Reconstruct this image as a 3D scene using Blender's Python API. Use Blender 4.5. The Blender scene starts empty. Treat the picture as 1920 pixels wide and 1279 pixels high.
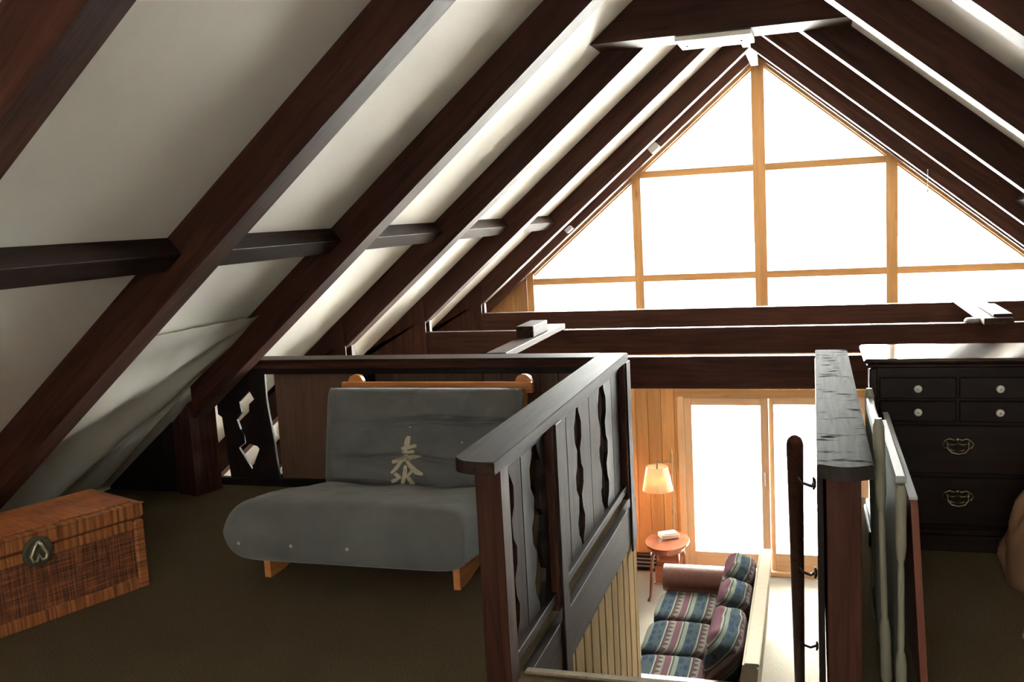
import bpy, bmesh, math, random
from mathutils import Vector, Matrix, noise
random.seed(7)
C = bpy.context.scene.collection
SC = bpy.context.scene
PI = math.pi
# ------------------------------------------------------------------ camera
CAMZ = 1.635
cam = bpy.data.objects.new('camera', bpy.data.cameras.new('camera'))
C.objects.link(cam)
cam.data.sensor_width = 36.0
cam.data.lens = 1803.935 / 1920 * 36.0
cam.data.clip_start = 0.05
cam.data.clip_end = 400
# rows: image right, image down, view direction (world axes)
RR = ((0.95386302, 0.29532618, -0.05410899),
      (-0.01343215, -0.13806245, -0.99033244),
      (-0.29994151, 0.94536829, -0.1277258))
M = Matrix(((RR[0][0], -RR[1][0], -RR[2][0], 0), (RR[0][1], -RR[1][1], -RR[2][1], 0),
            (RR[0][2], -RR[1][2], -RR[2][2], CAMZ), (0, 0, 0, 1)))
cam.matrix_world = M
SC.camera = cam
# ------------------------------------------------------------------ world, light, exposure
SC.view_settings.view_transform = 'Standard'
SC.view_settings.look = 'None'
SC.view_settings.gamma = 1
SC.view_settings.use_curve_mapping = False
SC.view_settings.exposure = 3.1
w = bpy.data.worlds.new('overcast_sky'); SC.world = w; w.use_nodes = True
wn = w.node_tree
bgn = wn.nodes['Background']
tc = wn.nodes.new('ShaderNodeTexCoord'); sx = wn.nodes.new('ShaderNodeSeparateXYZ')
wr = wn.nodes.new('ShaderNodeValToRGB')
wn.links.new(tc.outputs['Generated'], sx.inputs[0]); wn.links.new(sx.outputs['Z'], wr.inputs[0])
wr.color_ramp.elements[0].position = 0.0; wr.color_ramp.elements[0].color = (0.95, 0.95, 0.90, 1)
wr.color_ramp.elements[1].position = 0.25; wr.color_ramp.elements[1].color = (0.98, 0.99, 1.0, 1)
wn.links.new(wr.outputs[0], bgn.inputs['Color'])
bgn.inputs['Strength'].default_value = 0.6
SC.cycles.max_bounces = 10
SC.cycles.diffuse_bounces = 6
SC.cycles.glossy_bounces = 4
SC.cycles.transparent_max_bounces = 12
SC.cycles.sample_clamp_indirect = 12.0
try:
    SC.cycles.use_denoising = True
except Exception:
    pass
def portal(loc, sx_, sy_):
    l = bpy.data.lights.new('window_daylight', 'AREA'); l.shape = 'RECTANGLE'; l.size = sx_; l.size_y = sy_
    l.cycles.is_portal = True
    o = bpy.data.objects.new('window_daylight', l); o.location = loc; o.rotation_euler = (-PI/2, 0, 0); C.objects.link(o)
portal((-0.53, 11.15, 1.55), 5.4, 3.3)
portal((-0.45, 11.15, -1.4), 2.2, 2.2)
portal((-2.40, 11.15, -1.1), 0.9, 1.7)

# very wide sun lamp added to brighten the interior through the gable window
su = bpy.data.lights.new('daylight_boost_sun', 'SUN'); su.energy = 42; su.angle = math.radians(110); su.color = (1.0, 0.985, 0.95)
so_ = bpy.data.objects.new('daylight_boost_sun', su); so_.rotation_euler = (-PI/2 + math.radians(8), 0, 0); so_.location = (0, 30, 8); C.objects.link(so_)
# soft fill light added behind the camera; the end wall has no window
bl_ = bpy.data.lights.new('rear_fill_light', 'AREA'); bl_.shape = 'RECTANGLE'; bl_.size = 2.4; bl_.size_y = 1.6; bl_.energy = 9.5; bl_.color = (1.0, 0.97, 0.92)
bo_ = bpy.data.objects.new('rear_fill_light', bl_); bo_.location = (-0.5, -2.45, 1.75); bo_.rotation_euler = (PI/2, 0, 0); C.objects.link(bo_)

# ------------------------------------------------------------------ materials
def nmat(name):
    m = bpy.data.materials.new(name); m.use_nodes = True
    nt = m.node_tree; b = nt.nodes['Principled BSDF']
    return m, nt, b
def N(nt, t, **kw):
    n = nt.nodes.new(t)
    for k, v in kw.items():
        if k in n.inputs: n.inputs[k].default_value = v
        else: setattr(n, k, v)
    return n
def coords(nt, scale=(1, 1, 1), kind='Object'):
    t = N(nt, 'ShaderNodeTexCoord'); mp = N(nt, 'ShaderNodeMapping'); mp.inputs['Scale'].default_value = scale
    nt.links.new(t.outputs[kind], mp.inputs[0]); return mp.outputs[0]
def ramp(nt, fac, stops):
    r = N(nt, 'ShaderNodeValToRGB'); e = r.color_ramp.elements
    while len(e) < len(stops): e.new(0.5)
    for i, (p, c) in enumerate(stops): e[i].position = p; e[i].color = (*c, 1)
    nt.links.new(fac, r.inputs[0]); return r.outputs[0]
def bump(nt, h, b, s=0.3, d=0.01):
    n = N(nt, 'ShaderNodeBump'); n.inputs['Strength'].default_value = s; n.inputs['Distance'].default_value = d
    nt.links.new(h, n.inputs['Height']); nt.links.new(n.outputs[0], b.inputs['Normal'])
AX = {'X': (0.6, 9, 9), 'Y': (9, 0.6, 9), 'Z': (9, 9, 0.6)}
def wood(name, c0, c1, axis='X', rough=0.4, k=1.0, spec=0.5, bs=0.25, knots=None):
    m, nt, b = nmat(name + '_' + axis.lower())
    v = coords(nt, tuple(a * k for a in AX[axis]))
    n = N(nt, 'ShaderNodeTexNoise', Scale=3.0, Detail=6.0, Roughness=0.6, Distortion=0.8); nt.links.new(v, n.inputs['Vector'])
    col = ramp(nt, n.outputs['Fac'], [(0.3, c0), (0.7, c1)])
    oi = N(nt, 'ShaderNodeObjectInfo'); ma = N(nt, 'ShaderNodeMath', operation='MULTIPLY_ADD'); ma.inputs[1].default_value = 40.0
    va = N(nt, 'ShaderNodeVectorMath', operation='ADD'); cx = N(nt, 'ShaderNodeCombineXYZ')
    nt.links.new(oi.outputs['Random'], ma.inputs[0])
    for q in range(3): nt.links.new(ma.outputs[0], cx.inputs[q])
    nt.links.new(v, va.inputs[0]); nt.links.new(cx.outputs[0], va.inputs[1]); nt.links.new(va.outputs[0], n.inputs['Vector'])
    hv = N(nt, 'ShaderNodeHueSaturation'); mr = N(nt, 'ShaderNodeMapRange'); mr.inputs[3].default_value = 0.82; mr.inputs[4].default_value = 1.15
    nt.links.new(oi.outputs['Random'], mr.inputs[0]); nt.links.new(mr.outputs[0], hv.inputs['Value']); nt.links.new(col, hv.inputs['Color']); col = hv.outputs[0]
    if knots:
        vk = coords(nt, tuple({0.6: 1.6, 9: 5}[a] for a in AX[axis]))
        vb = N(nt, 'ShaderNodeVectorMath', operation='ADD'); nt.links.new(vk, vb.inputs[0]); nt.links.new(cx.outputs[0], vb.inputs[1]); vk = vb.outputs[0]
        vo = N(nt, 'ShaderNodeTexVoronoi', Scale=1.0); nt.links.new(vk, vo.inputs['Vector'])
        kr = ramp(nt, vo.outputs['Distance'], [(0.0, (1, 1, 1)), (0.13, (0, 0, 0))])
        mx = N(nt, 'ShaderNodeMix', data_type='RGBA'); nt.links.new(kr, mx.inputs[0]); nt.links.new(col, mx.inputs[6]); mx.inputs[7].default_value = (*knots, 1)
        col = mx.outputs[2]
    nt.links.new(col, b.inputs['Base Color'])
    b.inputs['Roughness'].default_value = rough; b.inputs['Specular IOR Level'].default_value = spec
    n2 = N(nt, 'ShaderNodeTexNoise', Scale=12.0, Detail=4.0); nt.links.new(v, n2.inputs['Vector'])
    bump(nt, n2.outputs['Fac'], b, bs, 0.004)
    return m
def m_scuffed():
    m = wood('scuffed_cap_wood', (0.030, 0.024, 0.020), (0.055, 0.046, 0.040), 'Y', 0.8, 1, 0.0, 0.2); nt = m.node_tree; b = nt.nodes['Principled BSDF']
    v = coords(nt, (9, 26, 1)); n = N(nt, 'ShaderNodeTexNoise', Scale=1.0, Detail=3.0, Roughness=0.5); nt.links.new(v, n.inputs['Vector'])
    k = ramp(nt, n.outputs['Fac'], [(0.58, (0, 0, 0)), (0.66, (1, 1, 1))])
    old = b.inputs['Base Color'].links[0].from_socket
    mx = N(nt, 'ShaderNodeMix', data_type='RGBA'); nt.links.new(k, mx.inputs[0]); nt.links.new(old, mx.inputs[6]); mx.inputs[7].default_value = (0.012, 0.008, 0.007, 1)
    nt.links.new(mx.outputs[2], b.inputs['Base Color'])
    # thin worn varnish: a faint gloss layer, missing where the scuffs are
    sp = N(nt, 'ShaderNodeMapRange'); sp.inputs[3].default_value = 0.011; sp.inputs[4].default_value = 0.0004; nt.links.new(k, sp.inputs[0])
    gl = N(nt, 'ShaderNodeBsdfGlossy'); gl.inputs['Roughness'].default_value = 0.35; ms = N(nt, 'ShaderNodeMixShader')
    nt.links.new(sp.outputs[0], ms.inputs[0]); nt.links.new(b.outputs[0], ms.inputs[1]); nt.links.new(gl.outputs[0], ms.inputs[2]); nt.links.new(ms.outputs[0], nt.nodes['Material Output'].inputs[0])
    return m
_wc = {}
def W(kind, axis='X'):
    if (kind, axis) in _wc: return _wc[(kind, axis)]
    m = {'dark': lambda: wood('dark_stained_wood', (0.024, 0.0085, 0.006), (0.074, 0.027, 0.016), axis, 0.55, 1, 0.12),
         'black': lambda: wood('espresso_or_shaded_wood', (0.006, 0.004, 0.003), (0.014, 0.008, 0.006), axis, 0.55, 1, 0.2),
         'cap': lambda: wood('dark_varnished_wood', (0.016, 0.009, 0.007), (0.050, 0.030, 0.023), axis, 0.6, 1, 0.05, 0.2),
         'pine': lambda: wood('golden_pine', (0.38, 0.20, 0.070), (0.50, 0.295, 0.118), axis, 0.45, 0.7, 0.3, 0.1, (0.26, 0.09, 0.03)),
         'palepine': lambda: wood('pale_pine', (0.50, 0.33, 0.18), (0.60, 0.42, 0.25), axis, 0.45, 0.7, 0.4, 0.1),
         'panel': lambda: wood('brown_panelling', (0.10, 0.050, 0.028), (0.17, 0.088, 0.050), axis, 0.5, 1.3),
         'tan': lambda: wood('tan_boards', (0.23, 0.16, 0.085), (0.31, 0.225, 0.125), axis, 0.6, 0.8, 0.0),
         'orange': lambda: wood('orange_futon_wood', (0.50, 0.16, 0.045), (0.66, 0.27, 0.08), axis, 0.4, 0.8),
         'mahog': lambda: wood('mahogany', (0.007, 0.0035, 0.0025), (0.018, 0.008, 0.005), axis, 0.4, 0.8, 0.2, 0.08),
         'redbrown': lambda: wood('red_brown_wood', (0.12, 0.035, 0.022), (0.20, 0.065, 0.038), axis, 0.4, 0.8),
         'walnut': lambda: wood('walnut', (0.16, 0.055, 0.025), (0.27, 0.10, 0.045), axis, 0.3, 0.8),
         }[kind]()
    _wc[(kind, axis)] = m
    return m
def plain(name, col, rough=0.5, metal=0.0, spec=0.5, nscale=None, nb=0.1, var=0.1, sheen=0):
    m, nt, b = nmat(name)
    b.inputs['Roughness'].default_value = rough; b.inputs['Metallic'].default_value = metal; b.inputs['Specular IOR Level'].default_value = spec
    v = coords(nt)
    n = N(nt, 'ShaderNodeTexNoise', Scale=nscale or 8.0, Detail=4.0); nt.links.new(v, n.inputs['Vector'])
    nt.links.new(ramp(nt, n.outputs['Fac'], [(0.3, tuple(c * (1 - var) for c in col)), (0.7, tuple(min(1, c * (1 + var)) for c in col))]), b.inputs['Base Color'])
    if nb: bump(nt, n.outputs['Fac'], b, nb, 0.004)
    if sheen: b.inputs['Sheen Weight'].default_value = sheen
    return m
M_ceil = plain('cream_painted_ceiling', (0.90, 0.875, 0.81), 0.5, spec=0.3, nscale=3, nb=0.05, var=0.02)
M_carpet = plain('brown_carpet', (0.105, 0.078, 0.045), 0.95, spec=0.0, nscale=140, nb=0.9, var=0.32)
M_cream_carpet = plain('cream_carpet', (0.20, 0.18, 0.145), 0.95, spec=0.0, nscale=90, nb=0.6, var=0.1)
M_white = plain('white_paint', (0.30, 0.30, 0.295), 0.5, spec=0.1, nb=0.03, var=0.03)
M_cream = plain('cream_paint', (0.24, 0.225, 0.165), 0.5, spec=0.15, nb=0.05, var=0.06)
M_brass = plain('antique_brass', (0.34, 0.26, 0.15), 0.35, metal=1.0, var=0.15)
M_greybrass = plain('dulled_brass', (0.12, 0.11, 0.07), 0.5, metal=0.6, var=0.25)
M_porc = plain('white_porcelain', (0.85, 0.83, 0.78), 0.15, nb=0, var=0.02)
M_iron = plain('black_iron', (0.02, 0.018, 0.018), 0.4, metal=0.4, nb=0.05)
M_steel = plain('grey_steel', (0.45, 0.45, 0.45), 0.35, metal=0.9)
M_plastic = plain('clear_grey_plastic_sheet', (0.62, 0.60, 0.53), 0.25, spec=0.6, nscale=2, nb=0.05, var=0.05)
M_leather = plain('brown_leather', (0.16, 0.065, 0.045), 0.42, nscale=30, nb=0.2, var=0.15)
M_redleather = plain('rust_leather', (0.40, 0.13, 0.06), 0.4, nscale=30, nb=0.2, var=0.15)
M_beigevinyl = plain('beige_upholstery', (0.20, 0.175, 0.135), 0.6, spec=0.0, nscale=20, var=0.05)
M_shade = plain('cream_lamp_shade', (0.85, 0.72, 0.52), 0.8, var=0.02)
M_bag = plain('brown_paper', (0.24, 0.125, 0.065), 0.8, nscale=6, nb=0.2, var=0.2)
M_whitebag = plain('white_plastic_bag', (0.50, 0.48, 0.43), 0.4, nscale=6, nb=0.2, var=0.05)
M_applique = plain('tan_fabric_applique', (0.45, 0.39, 0.27), 0.85, nscale=60, nb=0.2, var=0.1)
M_grass = plain('pale_gravel_ground', (0.78, 0.77, 0.73), 0.9, nscale=3, var=0.15)
M_deck = plain('grey_deck', (0.68, 0.66, 0.61), 0.8, nscale=5, var=0.15)
M_book = plain('cream_card', (0.75, 0.66, 0.50), 0.6, var=0.05)
M_dark = plain('shadow_gap_board', (0.015, 0.010, 0.008), 0.8, var=0.1)
def m_futon():
    m, nt, b = nmat('grey_green_futon_cotton')
    v = coords(nt)
    n = N(nt, 'ShaderNodeTexNoise', Scale=5.0, Detail=5.0); nt.links.new(v, n.inputs['Vector'])
    nt.links.new(ramp(nt, n.outputs['Fac'], [(0.3, (0.090, 0.091, 0.084)), (0.7, (0.128, 0.129, 0.119))]), b.inputs['Base Color'])
    b.inputs['Roughness'].default_value = 0.85; b.inputs['Sheen Weight'].default_value = 0.25
    n2 = N(nt, 'ShaderNodeTexNoise', Scale=260.0, Detail=2.0); nt.links.new(v, n2.inputs['Vector'])
    bump(nt, n2.outputs['Fac'], b, 0.25, 0.003); return m
M_futon = m_futon()
def m_glass():
    m = bpy.data.materials.new('window_glass'); m.use_nodes = True; nt = m.node_tree; nt.nodes.clear()
    o = N(nt, 'ShaderNodeOutputMaterial'); mx = N(nt, 'ShaderNodeMixShader'); t = N(nt, 'ShaderNodeBsdfTransparent'); g = N(nt, 'ShaderNodeBsdfGlossy')
    g.inputs['Roughness'].default_value = 0.02; t.inputs[0].default_value = (0.96, 0.98, 0.97, 1)
    f = N(nt, 'ShaderNodeFresnel', IOR=1.45)
    nt.links.new(f.outputs[0], mx.inputs[0]); nt.links.new(t.outputs[0], mx.inputs[1]); nt.links.new(g.outputs[0], mx.inputs[2]); nt.links.new(mx.outputs[0], o.inputs[0])
    return m
M_glass = m_glass()
def m_wicker(name, c0, c1, c2):
    m, nt, b = nmat(name)
    out = []
    for k in ((130, 8, 6), (6, 6, 150)):      # upright and level strands
        v = coords(nt, k); n = N(nt, 'ShaderNodeTexNoise', Scale=1.0, Detail=2.0); nt.links.new(v, n.inputs['Vector']); out.append(n.outputs['Fac'])
    a = N(nt, 'ShaderNodeMath', operation='ADD'); nt.links.new(out[0], a.inputs[0]); nt.links.new(out[1], a.inputs[1])
    h = N(nt, 'ShaderNodeMath', operation='MULTIPLY'); h.inputs[1].default_value = 0.5; nt.links.new(a.outputs[0], h.inputs[0])
    nt.links.new(ramp(nt, h.outputs[0], [(0.36, c2), (0.5, c1), (0.64, c0)]), b.inputs['Base Color'])
    b.inputs['Roughness'].default_value = 0.5; bump(nt, h.outputs[0], b, 0.8, 0.005); return m
M_wick = m_wicker('woven_rattan', (0.36, 0.13, 0.045), (0.17, 0.055, 0.024), (0.035, 0.013, 0.008))
def m_band(name, axis):
    m, nt, b = nmat(name)
    k = {'X': (38, 2, 2), 'Z': (2, 2, 38)}[axis]
    v = coords(nt, k)
    n = N(nt, 'ShaderNodeTexNoise', Scale=1.6, Detail=2.0); nt.links.new(v, n.inputs['Vector'])
    nt.links.new(ramp(nt, n.outputs['Fac'], [(0.35, (0.15, 0.045, 0.018)), (0.5, (0.33, 0.115, 0.035)), (0.7, (0.50, 0.19, 0.06))]), b.inputs['Base Color'])
    b.inputs['Roughness'].default_value = 0.45; bump(nt, n.outputs['Fac'], b, 0.6, 0.004); return m
M_bandx = m_band('wrapped_cane_x', 'X'); M_bandz = m_band('wrapped_cane_z', 'Z')
def m_sofa():
    m, nt, b = nmat('southwestern_weave')
    v = coords(nt)
    s = N(nt, 'ShaderNodeSeparateXYZ'); nt.links.new(v, s.inputs[0])
    a = N(nt, 'ShaderNodeMath', operation='SUBTRACT'); nt.links.new(s.outputs[0], a.inputs[0]); nt.links.new(s.outputs[2], a.inputs[1])
    # stripes repeating every 0.30 m
    md = N(nt, 'ShaderNodeMath', operation='MULTIPLY'); md.inputs[1].default_value = 1 / 0.30; nt.links.new(a.outputs[0], md.inputs[0])
    fr = N(nt, 'ShaderNodeMath', operation='FRACT'); nt.links.new(md.outputs[0], fr.inputs[0])
    r = N(nt, 'ShaderNodeValToRGB'); r.color_ramp.interpolation = 'CONSTANT'
    st = [(0.0, (0.10, 0.13, 0.17)), (0.34, (0.50, 0.42, 0.32)), (0.38, (0.17, 0.06, 0.07)), (0.42, (0.40, 0.32, 0.24)), (0.62, (0.28, 0.05, 0.10)), (0.80, (0.50, 0.42, 0.30)), (0.84, (0.12, 0.10, 0.15)), (0.88, (0.36, 0.33, 0.25))]
    e = r.color_ramp.elements
    while len(e) < len(st): e.new(0.9)
    for i, (p, c) in enumerate(st): e[i].position = p; e[i].color = (*c, 1)
    nt.links.new(fr.outputs[0], r.inputs[0])
    # triangles in the light band: |fract(y/0.09)-.5| compared with position in the band
    ym = N(nt, 'ShaderNodeMath', operation='MULTIPLY'); ym.inputs[1].default_value = 1 / 0.085; nt.links.new(s.outputs[1], ym.inputs[0])
    yf = N(nt, 'ShaderNodeMath', operation='PINGPONG'); yf.inputs[1].default_value = 0.5; nt.links.new(ym.outputs[0], yf.inputs[0])
    y2 = N(nt, 'ShaderNodeMath', operation='MULTIPLY_ADD'); y2.inputs[1].default_value = 0.34; y2.inputs[2].default_value = 0.43; nt.links.new(yf.outputs[0], y2.inputs[0])
    lt = N(nt, 'ShaderNodeMath', operation='LESS_THAN'); nt.links.new(fr.outputs[0], lt.inputs[0]); nt.links.new(y2.outputs[0], lt.inputs[1])
    gt = N(nt, 'ShaderNodeMath', operation='GREATER_THAN'); gt.inputs[1].default_value = 0.42; nt.links.new(fr.outputs[0], gt.inputs[0])
    an = N(nt, 'ShaderNodeMath', operation='MULTIPLY'); nt.links.new(lt.outputs[0], an.inputs[0]); nt.links.new(gt.outputs[0], an.inputs[1])
    mx = N(nt, 'ShaderNodeMix', data_type='RGBA'); nt.links.new(an.outputs[0], mx.inputs[0]); nt.links.new(r.outputs[0], mx.inputs[6]); mx.inputs[7].default_value = (0.20, 0.06, 0.09, 1)
    # blue figures in the grey band
    mp = N(nt, 'ShaderNodeMapping'); mp.inputs['Scale'].default_value = (16, 7.5, 16); nt.links.new(v, mp.inputs[0])
    vo = N(nt, 'ShaderNodeTexVoronoi', Scale=1.0); vo.inputs['Randomness'].default_value = 0.5; nt.links.new(mp.outputs[0], vo.inputs['Vector'])
    l2 = N(nt, 'ShaderNodeMath', operation='LESS_THAN'); l2.inputs[1].default_value = 0.42; nt.links.new(vo.outputs['Distance'], l2.inputs[0])
    l3 = N(nt, 'ShaderNodeMath', operation='LESS_THAN'); l3.inputs[1].default_value = 0.30; nt.links.new(fr.outputs[0], l3.inputs[0])
    a2 = N(nt, 'ShaderNodeMath', operation='MULTIPLY'); nt.links.new(l2.outputs[0], a2.inputs[0]); nt.links.new(l3.outputs[0], a2.inputs[1])
    m2 = N(nt, 'ShaderNodeMix', data_type='RGBA'); nt.links.new(a2.outputs[0], m2.inputs[0]); nt.links.new(mx.outputs[2], m2.inputs[6]); m2.inputs[7].default_value = (0.035, 0.06, 0.16, 1)
    dk = N(nt, 'ShaderNodeMix', data_type='RGBA', blend_type='MULTIPLY'); dk.inputs[0].default_value = 1; dk.inputs[7].default_value = (0.19, 0.24, 0.20, 1); nt.links.new(m2.outputs[2], dk.inputs[6]); ds = N(nt, 'ShaderNodeHueSaturation'); ds.inputs['Saturation'].default_value = 0.62; nt.links.new(dk.outputs[2], ds.inputs['Color']); nt.links.new(ds.outputs[0], b.inputs['Base Color']); b.inputs['Roughness'].default_value = 0.9; b.inputs['Specular IOR Level'].default_value = 0.0
    return m
M_sofa = m_sofa()

# ------------------------------------------------------------------ helpers
class MB:
    def __init__(s): s.bm = bmesh.new()
    def box(s, x0, x1, y0, y1, z0, z1, bev=0.0, rot=None, pivot=None):
        r = bmesh.ops.create_cube(s.bm, size=1.0); vs = r['verts']
        for v in vs: v.co = Vector(((x0 + x1) / 2 + v.co.x * (x1 - x0), (y0 + y1) / 2 + v.co.y * (y1 - y0), (z0 + z1) / 2 + v.co.z * (z1 - z0)))
        if bev:
            es = list({e for v in vs for e in v.link_edges})
            rb = bmesh.ops.bevel(s.bm, geom=es, offset=bev, segments=1, affect='EDGES'); vs = [v for v in rb['verts']]
            vs = list({v for f in rb['faces'] for v in f.verts} | set(v for v in vs if v.is_valid))
            isl = set(vs); st = list(vs)
            while st:
                q = st.pop()
                for e in q.link_edges:
                    o = e.other_vert(q)
                    if o not in isl: isl.add(o); st.append(o)
            vs = list(isl)
        if rot is not None: bmesh.ops.rotate(s.bm, verts=vs, cent=pivot or Vector(((x0+x1)/2, (y0+y1)/2, (z0+z1)/2)), matrix=rot)
        return s
    def prism(s, pts, ex):     # planar polygon (3-D points) extruded by vector
        vs = [s.bm.verts.new(p) for p in pts]; ex = Vector(ex)
        v2 = [s.bm.verts.new(Vector(p) + ex) for p in pts]; n = len(pts)
        s.bm.faces.new(vs); s.bm.faces.new(v2[::-1])
        for i in range(n): s.bm.faces.new((vs[i], v2[i], v2[(i + 1) % n], vs[(i + 1) % n]))
        return s
    def cyl(s, a, b, r0, r1=None, n=12, caps=True):
        a = Vector(a); b = Vector(b); r1 = r0 if r1 is None else r1
        d = (b - a).normalized(); u = d.orthogonal().normalized(); v = d.cross(u)
        A = [s.bm.verts.new(a + (u * math.cos(t) + v * math.sin(t)) * r0) for t in [2 * PI * i / n for i in range(n)]]
        B = [s.bm.verts.new(b + (u * math.cos(t) + v * math.sin(t)) * r1) for t in [2 * PI * i / n for i in range(n)]]
        for i in range(n): s.bm.faces.new((A[i], A[(i + 1) % n], B[(i + 1) % n], B[i]))
        if caps: s.bm.faces.new(A[::-1]); s.bm.faces.new(B)
        return s
    def lathe(s, c, prof, n=16, ax='Z'):    # prof: (radius, height) along axis from point c
        c = Vector(c); rings = []
        E = {'Z': (Vector((1,0,0)), Vector((0,1,0)), Vector((0,0,1))), 'Y': (Vector((1,0,0)), Vector((0,0,1)), Vector((0,-1,0))), 'X': (Vector((0,1,0)), Vector((0,0,1)), Vector((1,0,0)))}[ax] if isinstance(ax, str) else ax
        for r, h in prof:
            rings.append([s.bm.verts.new(c + E[0] * (r * math.cos(2*PI*i/n)) + E[1] * (r * math.sin(2*PI*i/n)) + E[2] * h) for i in range(n)])
        for a, b in zip(rings, rings[1:]):
            for i in range(n): s.bm.faces.new((a[i], a[(i+1) % n], b[(i+1) % n], b[i]))
        s.bm.faces.new(rings[0][::-1]); s.bm.faces.new(rings[-1]); return s
    def tube(s, pts, r, n=8):
        pts = [Vector(p) for p in pts]; rings = []; u = None
        for i, p in enumerate(pts):
            d = ((pts[min(i+1, len(pts)-1)] - pts[max(i-1, 0)])).normalized()
            if u is None: u = d.orthogonal().normalized()
            u = (u - d * u.dot(d)).normalized(); v = d.cross(u)
            rr = r[i] if isinstance(r, (list, tuple)) else r
            rings.append([s.bm.verts.new(p + (u * math.cos(2*PI*k/n) + v * math.sin(2*PI*k/n)) * rr) for k in range(n)])
        for a, b in zip(rings, rings[1:]):
            for k in range(n): s.bm.faces.new((a[k], a[(k+1) % n], b[(k+1) % n], b[k]))
        s.bm.faces.new(rings[0][::-1]); s.bm.faces.new(rings[-1]); return s
    def grid(s, nu, nv, f):
        g = [[s.bm.verts.new(f(i / nu, j / nv)) for j in range(nv + 1)] for i in range(nu + 1)]
        for i in range(nu):
            for j in range(nv): s.bm.faces.new((g[i][j], g[i+1][j], g[i+1][j+1], g[i][j+1]))
        return s
    def build(s, name, mat, parent=None, smooth=False, loc=(0, 0, 0), rotz=0):
        bmesh.ops.remove_doubles(s.bm, verts=s.bm.verts, dist=1e-5)
        bmesh.ops.recalc_face_normals(s.bm, faces=s.bm.faces)
        me = bpy.data.meshes.new(name); s.bm.to_mesh(me); s.bm.free()
        me.materials.append(mat)
        if smooth:
            for p in me.polygons: p.use_smooth = True
            if smooth == 'auto': me.set_sharp_from_angle(angle=math.radians(35))
        o = bpy.data.objects.new(name, me); C.objects.link(o)
        o.location = loc; o.rotation_euler = (0, 0, rotz)
        if parent is not None: o.parent = parent
        return o
def thing(name, label, cat, loc=(0, 0, 0), rotz=0, group=None):
    o = bpy.data.objects.new(name, None); C.objects.link(o); o.empty_display_size = 0.1
    o.location = loc; o.rotation_euler = (0, 0, rotz); o['label'] = label; o['category'] = cat
    if group: o['group'] = group
    return o
def tag(o, label, cat, group=None):
    o['label'] = label; o['category'] = cat
    if group: o['group'] = group
    return o
def struct(o, label=None, cat=None):
    o['kind'] = 'structure'
    if label: o['label'] = label
    if cat: o['category'] = cat
    return o
def sempty(name, label, cat):
    o = bpy.data.objects.new(name, None); C.objects.link(o); o.empty_display_size = 0.1
    return struct(o, label, cat)

# ------------------------------------------------------------------ house constants
SL = 0.84; RX = -0.532; RZ = 3.07; CEILO = 0.238       # roof slope, ridge x, soffit ridge z, ceiling above soffit
TH = math.atan(SL); GF = -2.55; GY = 10.8
def soff(x): return RZ - SL * abs(x - RX)
def ceil_(x): return soff(x) + CEILO
# sloped ceilings (real thickness)
for nm, sg, lb in (('ceiling', -1, 'cream painted sloped ceiling on the left between dark rafters'), ('ceiling', 1, 'cream painted sloped ceiling on the right')):
    xb = RX + sg * 7.1
    m = MB(); m.prism([(RX, -2.6, ceil_(RX)), (xb, -2.6, ceil_(xb)), (xb, -2.6, ceil_(xb) + 0.12), (RX, -2.6, ceil_(RX) + 0.12)], (0, 13.75, 0))
    struct(m.build(nm, M_ceil), lb, 'ceiling')
m = MB(); m.prism([(RX - 7.1, -2.6, GF - 0.3), (RX + 7.1, -2.6, GF - 0.3), (RX + 7.1, -2.6, ceil_(RX + 7.1)), (RX, -2.6, ceil_(RX)), (RX - 7.1, -2.6, ceil_(RX - 7.1))], (0, 0.1, 0))
struct(m.build('wall_back', M_ceil), 'cream end wall behind the loft', 'wall')
# loft floor with stair hole x -1.0..0.02, y 3.15..5.42
m = MB()
m.box(-4.45, -1.06, -2.5, 5.46, -0.26, 0.0)
m.box(-1.06, 0.03, -2.5, 3.15, -0.26, 0.0)
m.box(0.03, 3.4, -2.5, 5.46, -0.26, 0.0)
struct(m.build('floor', M_carpet), 'brown carpeted loft floor around the stair opening', 'floor')
m = MB(); m.box(-1.015, 0.0, 3.13, 3.17, -0.20, 0.008, 0.004)
struct(m.build('trim_1', plain('tan_carpet_edge', (0.20, 0.155, 0.09), 0.95, nscale=120, nb=0.8, var=0.2)), 'pale carpeted edge of the landing above the stairs', 'trim')
m = MB(); m.box(-8, 7, -2.5, 10.9, GF - 0.1, GF)
struct(m.build('floor', M_cream_carpet), 'cream carpeted living room floor downstairs', 'floor')
# ground outside
m = MB(); m.box(-60, 60, 14.0, 120, GF - 0.5, GF - 0.4); struct(m.build('floor', M_grass), 'pale gravel ground outside the sliding door', 'ground')
deck = sempty('floor', 'grey wooden deck outside the sliding door', 'deck')
for i in range(20):
    m = MB(); m.box(-4, 4, 11.02 + i * 0.145, 11.02 + i * 0.145 + 0.138, GF - 0.22, GF - 0.18, 0.003); m.build('plank', M_deck, deck)

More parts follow.
